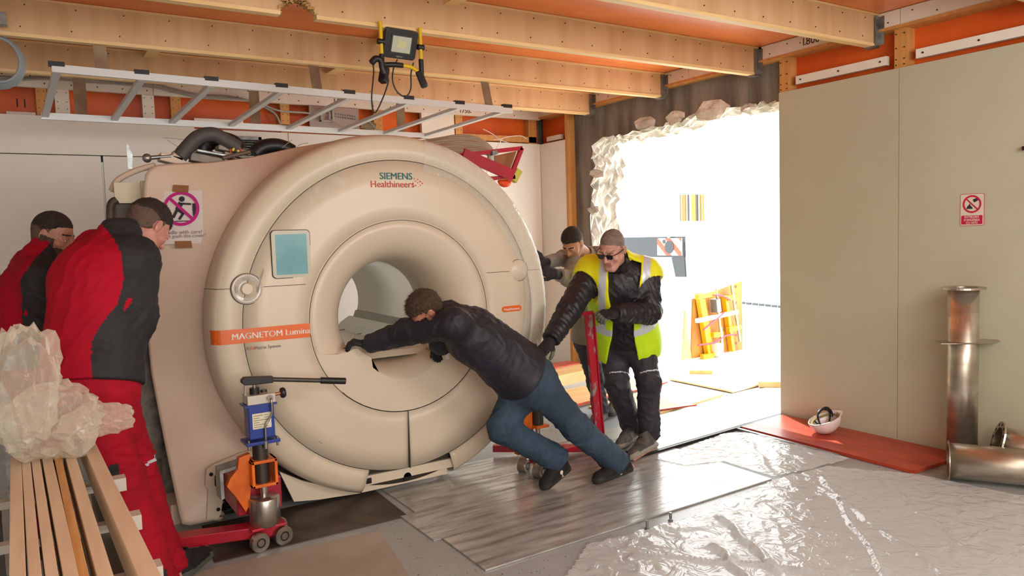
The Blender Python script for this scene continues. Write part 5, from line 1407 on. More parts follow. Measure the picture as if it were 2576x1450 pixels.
def skirt_prims(F, J, o, g, jl):
    ft = o['fat']; hipc, chest = V3(J['pelvis']), V3(J['chest']); hl, hr = V3(J['hip_l']), V3(J['hip_r']); up_ = unit(chest-hipc)
    F.cone(hl*.8+hipc*.2 - up_*jl, hl*.6+chest*.4, .098*ft+g, .10*ft+g, .06); F.cone(hr*.8+hipc*.2 - up_*jl, hr*.6+chest*.4, .098*ft+g, .10*ft+g, .06); F.cone(hipc - up_*jl, chest, .128*ft+g, .13*ft+g, .06)
def build_person(name_label, J, o):
    root = None
    skin, hair_m = o['skin'], o['hair']
    hc_, f, u, s_ = head_frame(J['head'], o['face'], o['crown'])
    M = np.array([s_, u, f]); hs = o.get('hs', 1.0); H = lambda a, b_, c: hc_ + (s_*a + u*b_ + f*c)*hs
    allp = np.array([V3(p) for p in J.values()])
    lo, hi = allp.min(0)-.22, allp.max(0)+.22
    lo[2] = max(lo[2], -.03)
    arms = [('l', 1), ('r', -1)]
    hipc, chest = V3(J['pelvis']), V3(J['chest'])
    torso = lambda F, g, kk=.06: torso_prims(F, J, o, g, kk)
    # ---- body
    F = Field(lo, hi, .0055)
    torso(F, -.022)
    for q in 'lr':
        F.cone(J['sh_'+q], J['el_'+q], .043, .036, .03); F.cone(J['el_'+q], J['wr_'+q], .035, .025, .02)
        F.cone(J['hip_'+q], J['kn_'+q], .072, .048, .03); F.cone(J['kn_'+q], J['an_'+q], .047, .034, .02)
        toe, heel = V3(J['toe_'+q]), V3(J['heel_'+q]); F.cone(J['an_'+q], heel*.7+toe*.3 + [0, 0, .02], .03, .025, .02); F.cone(heel + [0, 0, .02], toe*.9+heel*.1, .022, .016, .02)
    F.cone(J['neck'], H(0, -.055, -.02), .056, .056, .02); F.cone(H(0, -.03, -.03), H(0, -.09, -.01), .052, .050, .02)
    F.ell(H(0, .030, -.012), (.077, .093, .098), M, .01); F.ell(H(0, -.045, .022), (.060, .076, .073), M, .03)
    F.cone(H(-.018, -.108, .066), H(.018, -.108, .066), .021, .021, .03)
    for a in (-1, 1):
        F.cone(H(a*.012, .022, .090), H(a*.042, .020, .076), .010, .009, .014)
        F.ell(H(a*.031, .000, .098), (.017, .012, .014), M, .010, 's')
        F.cone(H(a*.045, -.028, .062), H(a*.040, -.035, .060), .022, .018, .02)
        F.cone(H(a*.052, -.045, .0), H(a*.03, -.095, .05), .022, .018, .02)
        F.ell(H(a*.080, -.004, -.006), (.0095, .035, .021), np.array([s_*1.0 + f*a*.35, u, f - s_*a*.35]), .006)
        F.ell(H(a*.090, -.004, -.002), (.006, .019, .010), M, .004, 's')
        F.ell(H(a*.031, .000, .079), (.015, .0135, .015), M, .003)
    F.cone(H(0, .012, .092), H(0, -.030, .113), .0085, .0125, .010); F.cone(H(-.012, -.034, .100), H(.012, -.034, .100), .0085, .0085, .006)
    F.cone(H(-.020, -.064, .084), H(.020, -.064, .084), .0075, .0075, .006); F.cone(H(-.016, -.075, .084), H(.016, -.075, .084), .0085, .0085, .006)
    F.cone(H(-.022, -.0695, .0925), H(.022, -.0695, .0925), .0028, .0028, .003, 's')
    for q, sgn in arms:
        hd = o['hand_'+q]
        hand_prims(F, J['wr_'+q], hd['d'], hd['n'], hd['side'], r=.0088, curl=hd.get('curl', (.3, .4, .3)))
    P, Q = F.mesh()
    if o.get('beard'):
        pass
    fc = P[Q].mean(1); L = (fc - hc_) @ M.T      # side, up, forward
    mi = np.zeros(len(Q), int)
    mouth = (np.abs(L[:, 0]) < .026) & (np.abs(L[:, 1]+.0695) < .011) & (L[:, 2] > .075); mi[mouth] = 1
    if o.get('beard'): 
        bd_ = (L[:, 1] < -.028 + .02*np.abs(L[:, 0])/.06) & (L[:, 2] > -.015 + .0) & (L[:, 1] > -.135) & ~mouth & ~((np.abs(L[:, 0]) < .02) & (L[:, 1] > -.052)) & ~((np.abs(L[:, 0]) > .02) & (L[:, 2] > .05) & (L[:, 1] > -.05)); mi[bd_] = 2
    brow = (np.abs(np.abs(L[:, 0])-.031) < .019) & (np.abs(L[:, 1]-.0255+.1*(np.abs(L[:, 0])-.031)) < .0042) & (L[:, 2] > .06); mi[brow] = 3
    me_mats = [skin, o['lip'], o.get('beard') or skin, o['browm']]
    body = np_mesh('person', P, Q, me_mats, None, mi)
    body['label'] = name_label; body['category'] = 'person'
    for a in (-1, 1):
        if o.get('shades'): continue
        e = MB(); e.ball(H(a*.031, .0005, .0805), .0135, 14); ey = e.build('eye', m_eyew, body)
        e = MB(); e.ball(H(a*.031, -.002, .0875), .0068, 10); e.build('iris', m_iris, ey)
        # lid lowered
        e = Field(H(a*.031, 0, .08)-.03, H(a*.031, 0, .08)+.03, .002); e.ell(H(a*.031, .0022, .0805), (.0178, .0158, .0166), M, 0); e.cut(H(a*.031, -.001 if o.get('lids', 1) else .005, .08), -u)
        p_, q_ = e.mesh(0); np_mesh('eyelid', p_, q_, skin, body)
    # ---- hair
    F = Field(hc_-.16, hc_+.16, .004)
    g = o.get('hairg', .008)
    F.ell(H(0, .032, -.014), (.077+g, .093+g*1.15, .099+g), M, 0); F.ell(H(0, -.03, -.035), (.066+g*.5, .07, .06+g*.6), M, .02)
    g3 = [F.lo[i] + F.h*np.arange(F.n[i]) for i in range(3)]
    G = np.stack(np.meshgrid(*g3, indexing='ij'), -1).reshape(-1, 3); LG = (G - hc_) @ M.T
    line = np.interp(LG[:, 2], [-.13, -.06, -.02, .010, .022, .045, .075, .1], [-.07, -.065, -.035, -.018, .035, .050, o.get('front', .062), o.get('front', .062)])
    line = line + .006*noise3(LG, 5, 90)*o.get('messy', .6)
    earc = np.hypot(LG[:, 1]+.004, LG[:, 2]+.006) - .027; earm = (np.abs(LG[:, 0]) > .05)
    Dn = F.D.reshape(-1) + (g*.85*np.exp(-np.clip(LG[:, 1]-line, 0, 1)/.018)).astype(np.float32); Dn = np.maximum(Dn, (line - LG[:, 1]).astype(np.float32)*.7); Dn = np.where(earm, np.maximum(Dn, (-earc).astype(np.float32)), Dn)
    Dn = Dn + (.0022*o.get('messy', .6)*noise3(LG*np.array([1.6, .6, .6]), 8, 120)).astype(np.float32)
    F.D = Dn.reshape(F.D.shape).astype(np.float32)
    P, Q = F.mesh(1); LF = (P[Q].mean(1) - hc_) @ M.T
    fade = (LF[:, 1] < .030 + .012*noise3(LF, 9, 60)) & (LF[:, 2] < .06)
    fadem = o.get('fade', hair_m); np_mesh('hair', P, Q, [hair_m, fadem], body, np.where(fade, 1, 0))
    # single strands so that the outline is not smooth
    rs = np.random.RandomState(o['seed']); NH = normals(P, Q); up_i = np.where(((P-hc_) @ u) > -.05)[0]
    if len(up_i):
        idx = rs.choice(up_i, 1500); st = MB(); ln = o.get('strand', .010)
        comb = o.get('comb', .5)
        vs, fs = [], []
        for k_, i in enumerate(idx):
            p = P[i]; nn_ = NH[i]; td = u*.2 + f*comb + s_*.0 + rs.normal(size=3)*.35; td = td - nn_*(td @ nn_)*.6 + nn_*.45; td = td/np.linalg.norm(td)
            l = ln*rs.uniform(.6, 1.5); a1_ = np.cross(td, nn_); a1_ = a1_/(np.linalg.norm(a1_)+1e-9)*.0011; b1_ = np.cross(td, a1_)
            p = p - nn_*.003; vs += [p+a1_, p-a1_*.5+b1_, p-a1_*.5-b1_, p+td*l]; fs += [(4*k_, 4*k_+1, 4*k_+3), (4*k_+1, 4*k_+2, 4*k_+3), (4*k_+2, 4*k_, 4*k_+3)]
        st.add(vs, fs); stuff(st.build('hair_strands', hair_m, body))
    # ---- trousers
    F = Field(lo, hi, .008)
    hl, hr = V3(J['hip_l']), V3(J['hip_r']); up_ = unit(chest - hipc)
    F.cone(hl*.8+hr*.2 + up_*.02, hr*.8+hl*.2 + up_*.02, .122*o['fat'], .122*o['fat'], .05); F.cone(hipc, hipc + up_*.10, .12*o['fat'], .125*o['fat'], .05)
    F.cone(hl*.8+hipc*.2, hl*.8+hipc*.2 + up_*.10, .09*o['fat'], .09*o['fat'], .05); F.cone(hr*.8+hipc*.2, hr*.8+hipc*.2 + up_*.10, .09*o['fat'], .09*o['fat'], .05)
    lg = o.get('leg', (.098, .068, .062, .066))
    for q in 'lr':
        F.cone(J['hip_'+q], J['kn_'+q], lg[0], lg[1], .05); F.cone(J['kn_'+q], J['an_'+q], lg[1], lg[2], .03)
        an, kn = V3(J['an_'+q]), V3(J['kn_'+q]); dd = unit(an-kn); F.cone(an - dd*.10, an + dd*.015, lg[2], lg[3], .02)
    F.cut(hipc + up_*.15, up_)
    for q in 'lr':
        an, kn = V3(J['an_'+q]), V3(J['kn_'+q]); dd = unit(an-kn)
        r_ = F.block(an-.11, an+.13)
        sl, PP = r_; dist = (PP - (an + dd*o.get('hem', .035))) @ dd; near = np.linalg.norm(PP-an, axis=-1) < .16
        F.D[sl] = np.where(near, np.maximum(F.D[sl], dist), F.D[sl])
    P, Q = F.mesh(1)
    if lo[2] < 0.05: pass
    kd_ = np.minimum.reduce([np.linalg.norm(P-V3(J['kn_'+q]), axis=1) for q in 'lr'] + [np.linalg.norm(P-V3(J['an_'+q]), axis=1) for q in 'lr'])
    amp = .005 + .007*np.exp(-(kd_/.16)**2)
    P = P + normals(P, Q)*(amp*((1-np.abs(noise3(P*np.array([1, 1, 1.5]), o['seed'], 19)))**3 - .4) + .003*noise3(P, o['seed']+2, 36))[:, None]
    fc = P[Q].mean(1); mi = o['trouser_mi'](fc, J) if 'trouser_mi' in o else None
    np_mesh('trousers', P, Q, o['trousers'], body, mi)
    # ---- jacket
    F = Field(lo, hi, .008); jg = o.get('jg', .008)
    torso(F, jg, .07); jl = o.get('jlen', .02)
    skirt_prims(F, J, o, jg+.004, jl)
    sv = o.get('sleeve', (.070, .056, .043))
    F.cut(hipc - up_*jl + up_*.0, -up_)
    for q in 'lr':
        wr, el = V3(J['wr_'+q]), V3(J['el_'+q]); dd = unit(wr-el)
        F.cone(J['sh_'+q], el, sv[0], sv[1], .045); F.cone(el, wr - dd*.02, sv[1], sv[2], .03)
        r_ = F.block(wr-.09, wr+.09); sl, PP = r_; dist = (PP - (wr - dd*o.get('cuff', .005))) @ dd; near = np.linalg.norm(PP-wr, axis=-1) < .12
        F.D[sl] = np.where(near, np.maximum(F.D[sl], dist), F.D[sl])
    nk = V3(J['neck']); ndir = unit(H(0, -.05, -.02) - nk)
    F.cone(nk - ndir*.02, nk + ndir*o.get('collar', .05), .078, .070, .03); F.cut(nk + ndir*(o.get('collar', .05)), ndir) if False else None
    r_ = F.block(nk-.16, nk+.22); sl, PP = r_; dist = (PP - (nk + ndir*o.get('collar', .05))) @ ndir; rad = np.linalg.norm((PP-nk) - ((PP-nk) @ ndir)[..., None]*ndir, axis=-1)
    F.D[sl] = np.where((rad < .12), np.maximum(F.D[sl], dist), F.D[sl])
    # open the collar round the neck
    F.cone(nk + ndir*.015, nk + ndir*.15, .058, .064, .0, 's')
    P, Q = F.mesh(1)
    ed = np.minimum.reduce([np.linalg.norm(P-V3(J['el_'+q]), axis=1) for q in 'lr'])
    dl = [seg_t(P, J['sh_'+q], J['el_'+q])[1] for q in 'lr'] + [seg_t(P, J['el_'+q], J['wr_'+q])[1] for q in 'lr']
    arm = np.minimum.reduce(dl) < .085
    quilt = 0
    if o.get('quilt'):
        tt = np.zeros(len(P))
        for q in 'lr':
            for A_, B_, off in ((J['sh_'+q], J['el_'+q], 0), (J['el_'+q], J['wr_'+q], .3)):
                t, dd_ = seg_t(P, A_, B_); LL = np.linalg.norm(V3(A_)-V3(B_)); tt = np.where(dd_ < .09, t*LL, tt)
        quilt = .004*np.abs(np.sin(tt*PI/.035))*arm
    amp = .005 + .006*np.exp(-(ed/.15)**2) + o.get('wr', 0)
    hemd = np.abs((P - (hipc - up_*jl)) @ up_); cufd = np.minimum.reduce([np.linalg.norm(P-V3(J['wr_'+q]), axis=1) for q in 'lr'])
    damp = np.clip(hemd/.05, .12, 1)*np.clip(cufd/.09, .3, 1)
    P = P + normals(P, Q)*((amp*((1-np.abs(noise3(P*np.array([1.2, 1.2, .9]), o['seed']+5, 17)))**3 - .4) + .003*noise3(P, o['seed']+7, 38))*damp + quilt)[:, None]
    fc = P[Q].mean(1); mi = o['jacket_mi'](fc, J) if 'jacket_mi' in o else None
    np_mesh(o.get('top_name', 'jacket'), P, Q, o['jacket'], body, mi)
    # ---- shoes
    for q in 'lr':
        toe, heel, an = V3(J['toe_'+q]), V3(J['heel_'+q]), V3(J['an_'+q])
        dF = unit(toe-heel); up = an-heel; up = unit(up - dF*(up @ dF)); sd = np.cross(dF, up); L_ = np.linalg.norm(toe-heel)
        F = Field(np.minimum(np.minimum(toe, heel), an)-.10, np.maximum(np.maximum(toe, heel), an)+.10, .0045)
        Z = lambda a, b_, c: heel + dF*a*L_ + up*b_ + sd*c
        F.cone(Z(.14, .042, 0), Z(.55, .040, 0), .043, .044, .02); F.cone(Z(.55, .038, .004), Z(.85, .034, 0), .046, .040, .02); F.cone(Z(.62, .038, -.012), Z(.80, .034, -.010), .038, .034, .02)
        F.cone(Z(.20, .06, 0), Z(.16, .12, 0), .043, .047, .03); F.cone(Z(.25, .095, 0), Z(.62, .052, 0), .036, .034, .03)
        F.cone(Z(.12, .016, 0), Z(.88, .018, 0), .047, .047, .012)
        F.cut(Z(0, 0, 0), -up); F.cut(Z(.16, .135, 0), up); F.cone(Z(.17, .11, 0), Z(.15, .2, 0), .034, .038, 0, 's')
        P, Q = F.mesh(1); fc = P[Q].mean(1); hgt = (fc-heel) @ up; al = ((fc-heel) @ dF)/L_
        mi = np.where(hgt < .026 + .010*(al > .82) + .008*(al < .2), 1, 0)
        so = np_mesh('shoe', P, Q, o['shoe'], body, mi)
        lb_ = MB()
        for i in range(5):
            a = .40 + i*.065; hgt_ = .112 - i*.012
            lb_.tube([Z(a, hgt_-.006, -.028), Z(a+.015, hgt_+.006, 0), Z(a+.0, hgt_-.006, .028)], .0035, 6)
        stuff(lb_.build('laces', o.get('laces', m_black), so))
        if o.get('emblem'):
            for sg_ in (-1, 1):
                e = MB()
                cpt = Z(.42, .048, sg_*.050)
                e.lathe([(0, 0), (.014, 0)], cpt + sd*sg_*.003, sd*sg_, 16, smooth=False)
                e.obox(cpt - up*.020 + sd*sg_*.003, dF*.003, up*.012, sd*.0004)
                e.obox(cpt - up*.031 + sd*sg_*.003, dF*.009, up*.002, sd*.0004); e.build('emblem', o['emblem'], so)
    # ---- gloves
    for q, sgn in arms:
        hd = o['hand_'+q]
        if not hd.get('glove'): continue
        wr = V3(J['wr_'+q]); F = Field(wr-.21, wr+.21, .0036)
        hand_prims(F, wr, hd['d'], hd['n'], hd['side'], r=.0118, curl=hd.get('curl', (.3, .4, .3)), k=.005, fat=.0025)
        dd = unit(wr - V3(J['el_'+q])); F.cone(wr - dd*.05, wr + unit(hd['d'])*.01, .036, .032, .02)
        P, Q = F.mesh(1)
        fc = P[Q].mean(1); dh = unit(hd['d']); nh = V3(hd['n']); nh = unit(nh - dh*(nh @ dh))
        mi = np.where((((fc-wr) @ nh) > .004) & (((fc-wr) @ dh) > .02), 1, 0)
        np_mesh('glove', P, Q, [hd['glove'], hd.get('palm', hd['glove'])], body, mi)
    return body, H, (f, u, s_)

def skin_m(n, c, c2): return mat(n, c, .5, col2=c2, nscale=18)
lip = mat('lips', '#A8645A', .5)
h_dark = mat('dark_brown_hair', '#1F1814', .75, col2='#35291F', nscale=60, bump=.8, bscale=260)
h_brown = mat('brown_hair', '#3A2C20', .75, col2='#54402C', nscale=60, bump=.8, bscale=260)
h_grey = mat('short_grey_hair', '#8C7A6C', .75, col2='#736256', nscale=50, bump=.6, bscale=260)
m_glove = mat('black_work_glove', '#18171A', .7, bump=.4, bscale=200); m_glove2 = mat('grey_glove_palm', '#5C5F58', .7); m_gloveg = mat('dark_glove', '#2A2430', .7)
m_jack = mat('black_softshell', '#15161F', .62, col2='#1D1E29', nscale=8, bump=.15, bscale=120)
m_denim = mat('blue_denim', '#25384A', .85, col2='#34495C', nscale=5, detail=8, bump=.25, bscale=300, contrast=(.35, .7))
m_blkshoe = mat('black_suede', '#0F0F12', .8); m_blksole = mat('dark_rubber_sole', '#26251F', .7)
m_dusty = mat('dusty_grey_shoe', '#5E5850', .8, col2='#3A3630', nscale=16); m_dsole = mat('pale_sole', '#8C887E', .7)
m_redj = mat('red_softshell', '#A60824', .8, col2='#940620', nscale=4, spec=.2); m_blkj = mat('black_fleece', '#17181B', .75, col2='#202226', nscale=6)
m_redt = mat('red_work_trousers', '#A80E26', .8, col2='#8E0A20', nscale=5, spec=.2, bump=.1, bscale=200)
m_refl = mat('reflective_silver', '#C9D2DA', .35, metal=.2)
def Z0(p): return Vector((p.x, p.y, p.z))
YA = {}
# ---- man in jeans pushing
J = dict(pelvis=at(1345, 948, 1, 3.92), hip_l=at(1362, 978, 1, 3.83), hip_r=at(1310, 985, 1, 4.00), kn_l=at(1452, 1078, 1, 3.80), an_l=at(1556, 1168, 1, 3.80),
         kn_r=at(1262, 1078, 1, 4.0), an_r=at(1408, 1160, 1, 3.93), chest=at(1190, 845, 1, 3.97), neck=at(1122, 790, 1, 4.03), sh_l=at(1140, 815, 1, 3.85), sh_r=at(1130, 800, 1, 4.16),
         el_l=at(1025, 835, 1, 4.12), wr_l=at(925, 868, 1, 4.36), el_r=at(1110, 860, 1, 4.28), wr_r=at(1118, 862, 1, 4.34), head=at(1072, 785, 1, 4.03))
J['toe_l'] = at(1496, 1216, 1, 3.78); J['heel_l'] = at(1588, 1206, 1, 3.80); J['toe_r'] = at(1368, 1228, 1, 3.90); J['heel_r'] = at(1428, 1180, 1, 3.94)
for q_ in ('toe_l', 'toe_r'): J[q_].z = .012
J['heel_l'].z = .035
hnd = dict(d=(-.85, .25, .25), n=(-.3, .2, -1), side=-1, curl=(.75, .6, .3), glove=m_glove)
A_opts = dict(skin=skin_m('skin_ruddy', '#B97E66', '#A86C56'), lip=lip, browm=h_brown, hair=h_brown, hairg=.012, strand=.022, comb=.8, messy=1.6, front=.055, face=(-.62, .12, -.72), crown=(-.72, .05, .62), fat=1.13, laces=m_refl, seed=11,
    hand_l=dict(hnd), hand_r=dict(hnd, d=(-.3, .5, -.6), side=1), trousers=[m_denim], jacket=[m_jack, mat('navy_side_panel', '#20222F', .6)], leg=(.112, .090, .082, .086), jlen=-.06, sleeve=(.094, .076, .060),
    shoe=[m_blkshoe, m_blksole], emblem=mat('cream_emblem', '#D8CDBE', .5), collar=.06, hem=.0, wr=.002,
    jacket_mi=lambda P, J: np.where((seg_t(P, J['chest'], J['pelvis'])[1] > .10) & (P[:, 2] < .86 + (2.35-P[:, 0])*.5) & (seg_t(P, J['sh_l'], J['el_l'])[1] > .12), 1, 0))
pA, HA, fA = build_person('man in black jacket and blue jeans leaning forward to push the scanner', J, A_opts)
for k in ('hip_l-kn_l', 'kn_l-an_l', 'sh_l-el_l', 'el_l-wr_l', 'hip_r-kn_r', 'kn_r-an_r', 'sh_l-hip_l', 'head-neck', 'toe_l-heel_l'):
    a, c = k.split('-'); YA[k] = round((J[a]-J[c]).length, 2)
print('A', YA)
gl = MB(); gl.tube([HA(.082, .012, .0), HA(.080, .010, .06), HA(.066, .004, .102)], .003, 6); gl.tube([HA(.05, .018, .108), HA(.016, .018, .116), HA(.014, -.012, .116), HA(.05, -.016, .108)], .002, 6, closed=True); gl.tube([HA(-.05, .018, .108), HA(-.016, .018, .116), HA(-.014, -.012, .116), HA(-.05, -.016, .108)], .002, 6, closed=True)
stuff(gl.build('eyeglasses', m_black, pA))

# ---- man in hi-vis vest
YV = 4.2
J = dict(pelvis=at(1572, 838, 1, 4.32), hip_l=at(1608, 862, 1, 4.22), hip_r=at(1544, 868, 1, 4.42), kn_l=at(1632, 960, 1, 4.10), an_l=at(1632, 1088, 1, 4.18),
         kn_r=at(1552, 965, 1, 4.30), an_r=at(1588, 1065, 1, 4.42), chest=at(1557, 715, 1, 4.17), neck=at(1553, 655, 1, 4.12), sh_l=at(1624, 690, 1, 4.04), sh_r=at(1488, 684, 1, 4.31),
         el_l=at(1634, 785, 1, 3.96), wr_l=at(1545, 790, 1, 3.90), el_r=at(1436, 775, 1, 4.20), wr_r=at(1384, 858, 1, 4.12), head=at(1540, 626, 1, 4.02))
J['toe_l'] = at(1588, 1140, 1, 3.98); J['heel_l'] = at(1650, 1120, 1, 4.12); J['toe_r'] = at(1558, 1110, 1, 4.24); J['heel_r'] = at(1600, 1085, 1, 4.44)
for q_ in ('toe_l', 'toe_r', 'heel_l', 'heel_r'): J[q_].z = .026
J['an_l'].z = .13; J['an_r'].z = .13
m_vest = mat('fluorescent_yellow', '#C6EE12', .6, col2='#BCE20C', nscale=4); m_vests = mat('vest_yellow_shoulder', '#E4E414', .6)
m_quilt = mat('black_quilted_nylon', '#1B1920', .5, bump=.2, bscale=60)
m_wt = mat('dark_work_trousers', '#25232B', .7, col2='#34313A', nscale=7, bump=.15, bscale=160)
def B_tr(P, J):
    mi = np.zeros(len(P), int)
    for q in 'lr':
        t, d_ = seg_t(P, J['hip_'+q], J['kn_'+q]); mi[(np.abs(t-.80) < .015) & (d_ < .12) & (P[:, 1] < V3(J['kn_'+q])[1] + .0)] = 1
    return mi
B_opts = dict(skin=skin_m('skin_pink', '#C89684', '#B67F6E'), lip=lip, browm=h_grey, hair=h_grey, hairg=.003, strand=.006, messy=.3, front=.068, face=(-.78, -.32, -.44), crown=(-.34, -.24, .90), fat=1.30, hs=1.12, seed=31, shades=True,
    hand_l=dict(d=(-1, -.1, .0), n=(0, .5, -.8), side=-1, curl=(.7, .8, .5), glove=m_glove, palm=m_glove2), hand_r=dict(d=(-.72, -.15, -.55), n=(-.2, .3, -.9), side=1, curl=(.35, .4, .3), glove=m_glove, palm=m_glove2),
    trousers=[m_wt, m_refl], trouser_mi=B_tr, jacket=[m_quilt], quilt=True, leg=(.112, .088, .078, .082), jlen=.0, sleeve=(.100, .084, .060), shoe=[m_dusty, m_dsole], laces=m_black, collar=.045, jg=.012, wr=.002)
pB, HB, fB = build_person('man in yellow safety vest and dark glasses bending beside the scanner', J, B_opts)
# sunglasses
for a in (-1, 1):
    e = MB(); e.prism([(x*.0235 + a*.033, z*.0175 - .001) for x, z in [(-1, .9), (1, 1), (1.02, .1), (.7, -.85), (-.5, -.95), (-1, -.3)]], HB(0, 0, .103), -fB[2]*-1, fB[1], fB[0]*.003)
    e.build('lens', mat('dark_lens', '#2A1A28', .08, coat=.8), pB)
gl = MB(); gl.tube([HB(-.012, .010, .107), HB(.012, .010, .107)], .0028, 6)
for a in (-1, 1): gl.tube([HB(a*.058, .014, .100), HB(a*.074, .012, .07), HB(a*.082, .004, -.01)], .003, 6); gl.tube([HB(a*.010, .014, .1065), HB(a*.058, .016, .1065)], .0026, 6)
gl.build('glasses_frame', m_black, pB, kind='stuff')
# vest
Jb = J
lo_, hi_ = np.minimum.reduce([V3(p) for p in J.values()])-.2, np.maximum.reduce([V3(p) for p in J.values()])+.2
F = Field(lo_, hi_, .0075)
hl, hr, hp, chs = V3(J['hip_l']), V3(J['hip_r']), V3(J['pelvis']), V3(J['chest']); sl_, sr_ = V3(J['sh_l']), V3(J['sh_r']); nk = V3(J['neck'])
upv = unit(chs-hp)
torso_prims(F, J, B_opts, .040, .07); skirt_prims(F, J, B_opts, .044, .14)
F.cone(sl_, sl_ + (V3(J['el_l'])-sl_)*.12, .112, .112, .04); F.cone(sr_, sr_ + (V3(J['el_r'])-sr_)*.12, .112, .112, .04)
side_v = unit(sl_-sr_); fwdv = unit(np.cross(side_v, upv)); fwdv = fwdv if fwdv[1] < 0 else -fwdv
G = np.stack(np.meshgrid(*[F.lo[i] + F.h*np.arange(F.n[i]) for i in range(3)], indexing='ij'), -1)
rel = G - hp; a_u = rel @ upv; a_s = rel @ side_v; a_f = rel @ fwdv
# hem points down in front, opening in front, arm holes
op = np.interp(a_u, [-.2, .0, .15, .30, .45, .6], [.13, .105, .075, .07, .10, .11])
cen = .0*a_u
F.D = np.maximum(F.D, np.where(a_f > .0, (op - np.abs(a_s - cen)), -1).astype(np.float32))
F.D = np.maximum(F.D, (-.13 - a_u + .10*np.clip((a_s+.05)/.1, -1, 1)*0 - .25*np.clip(.06 - np.abs(np.abs(a_s-cen)-.13), 0, 1)).astype(np.float32))
for q in 'lr':
    sh = V3(J['sh_'+q]); F.cutball(sh + (V3(J['el_'+q])-sh)*.62 + side_v*(.03 if q == 'l' else -.03), .165)
F.cone(nk, nk + unit(HB(0, -.05, -.02)-nk)*.2, .082, .085, 0, 's')
# hollow it
F2 = F.D + .008
F.D = np.maximum(F.D, -(F2 + .010))
P, Q = F.mesh(1)
P = P + normals(P, Q)*(.004*noise3(P, 77, 16))[:, None]
fc = P[Q].mean(1); rl = fc-hp; u_, s2 = rl @ upv, rl @ side_v
mi = np.zeros(len(Q), int)
mi[(u_ > .40)] = 1
mi[(np.abs(np.abs(s2)-.15) < .026) & (u_ > .16)] = 2
mi[(np.abs(u_-.165) < .028)] = 2
np_mesh('safety_vest', P, Q, [m_vest, m_vests, m_refl], pB, mi, label='fluorescent yellow vest with silver stripes')

# ---- man in grey hoodie behind
J = dict(pelvis=at(1492, 840, 1, 5.05), hip_l=at(1475, 858, 1, 5.02), hip_r=at(1510, 858, 1, 5.20), kn_l=at(1500, 965, 1, 4.98), an_l=at(1510, 1045, 1, 4.98),
         kn_r=at(1540, 960, 1, 5.15), an_r=at(1552, 1030, 1, 5.2), chest=at(1490, 700, 1, 4.98), neck=at(1475, 642, 1, 4.92), sh_l=at(1452, 665, 1, 4.85), sh_r=at(1500, 668, 1, 5.12),
         el_l=at(1432, 700, 1, 4.76), wr_l=at(1397, 690, 1, 4.68), el_r=at(1420, 650, 1, 5.1), wr_r=at(1368, 662, 1, 4.95), head=at(1440, 612, 1, 4.86))
J['toe_l'] = at(1488, 1075, 1, 4.86); J['heel_l'] = at(1520, 1062, 1, 5.04); J['toe_r'] = at(1530, 1060, 1, 5.05); J['heel_r'] = at(1560, 1050, 1, 5.25)
for q_ in ('toe_l', 'toe_r', 'heel_l', 'heel_r'): J[q_].z = .026
J['an_l'].z = .13; J['an_r'].z = .13
m_hood = mat('grey_beige_hoodie', '#9A938A', .85, col2='#8A837A', nscale=8, bump=.2, bscale=120)
m_ptr = mat('paint_spattered_trousers', '#4A4A56', .8, col2='#3A3A46', nscale=6, speck=(30, .40, '#B9BCC4'))
C_opts = dict(skin=skin_m('skin_tan', '#B88468', '#A87458'), lip=lip, browm=h_dark, hair=h_dark, hairg=.007, messy=.7, front=.062, face=(-.66, -.30, -.62), crown=(-.45, -.25, .80), fat=1.1, fade=mat('faded_hair', '#5A463C', .8), seed=51,
    hand_l=dict(d=(-.8, -.1, .25), n=(-.2, .9, .1), side=1, curl=(.8, .6, .4), glove=m_gloveg), hand_r=dict(d=(-.7, -.1, .3), n=(0, .9, 0), side=-1, curl=(.5, .5, .4), glove=m_gloveg),
    trousers=[m_ptr], jacket=[m_hood], leg=(.098, .074, .064, .068), jlen=.04, sleeve=(.078, .066, .050), cuff=.05, shoe=[m_dusty, m_blksole], collar=.03, top_name='hoodie')
pC, HC, fC = build_person('man in grey hoodie behind the vest wearer pushing the scanner rim', J, C_opts)
# hood lying on the shoulders
F = Field(V3(J['neck'])-.2, V3(J['neck'])+.2, .006); n_ = V3(J['neck'])
for i in range(7):
    a = -1.0 + i*.55; F.cone(n_ + np.array([.045+.075*math.cos(a), .075*math.sin(a), .02+.01*i*.3]), n_ + np.array([.045+.075*math.cos(a+.55), .075*math.sin(a+.55), .025]), .036, .036, .03)
P, Q = F.mesh(1); P = wrinkle(P, Q, .008, 91, 22); np_mesh('hood', P, Q, m_hood, pC)

# ---- man in red and black jacket, near left
J = dict(pelvis=at(232, 950, 1, 3.72), hip_l=at(195, 985, 1, 3.78), hip_r=at(268, 990, 1, 3.72), kn_l=at(300, 1190, 1, 3.62), an_l=at(400, 1375, 1, 3.50),
         kn_r=at(332, 1160, 1, 3.86), an_r=at(415, 1345, 1, 3.86), chest=at(245, 715, 1, 3.84), neck=at(306, 590, 1, 3.92), sh_l=at(248, 632, 1, 4.00), sh_r=at(345, 652, 1, 3.80),
         el_r=at(345, 800, 1, 3.74), wr_r=at(312, 905, 1, 3.90), el_l=at(250, 780, 1, 4.20), wr_l=at(305, 860, 1, 4.25), head=at(374, 572, 1, 4.0))
J['heel_r'] = at(448, 1385, 1, 3.90); J['toe_r'] = at(520, 1345, 1, 4.12); J['heel_l'] = at(415, 1440, 1, 3.56); J['toe_l'] = at(520, 1450, 1, 3.66)
for q_ in ('toe_l', 'toe_r', 'heel_l', 'heel_r'): J[q_].z = .012
J['an_l'].z = .12; J['an_r'].z = .12
m_redacc = m_redj
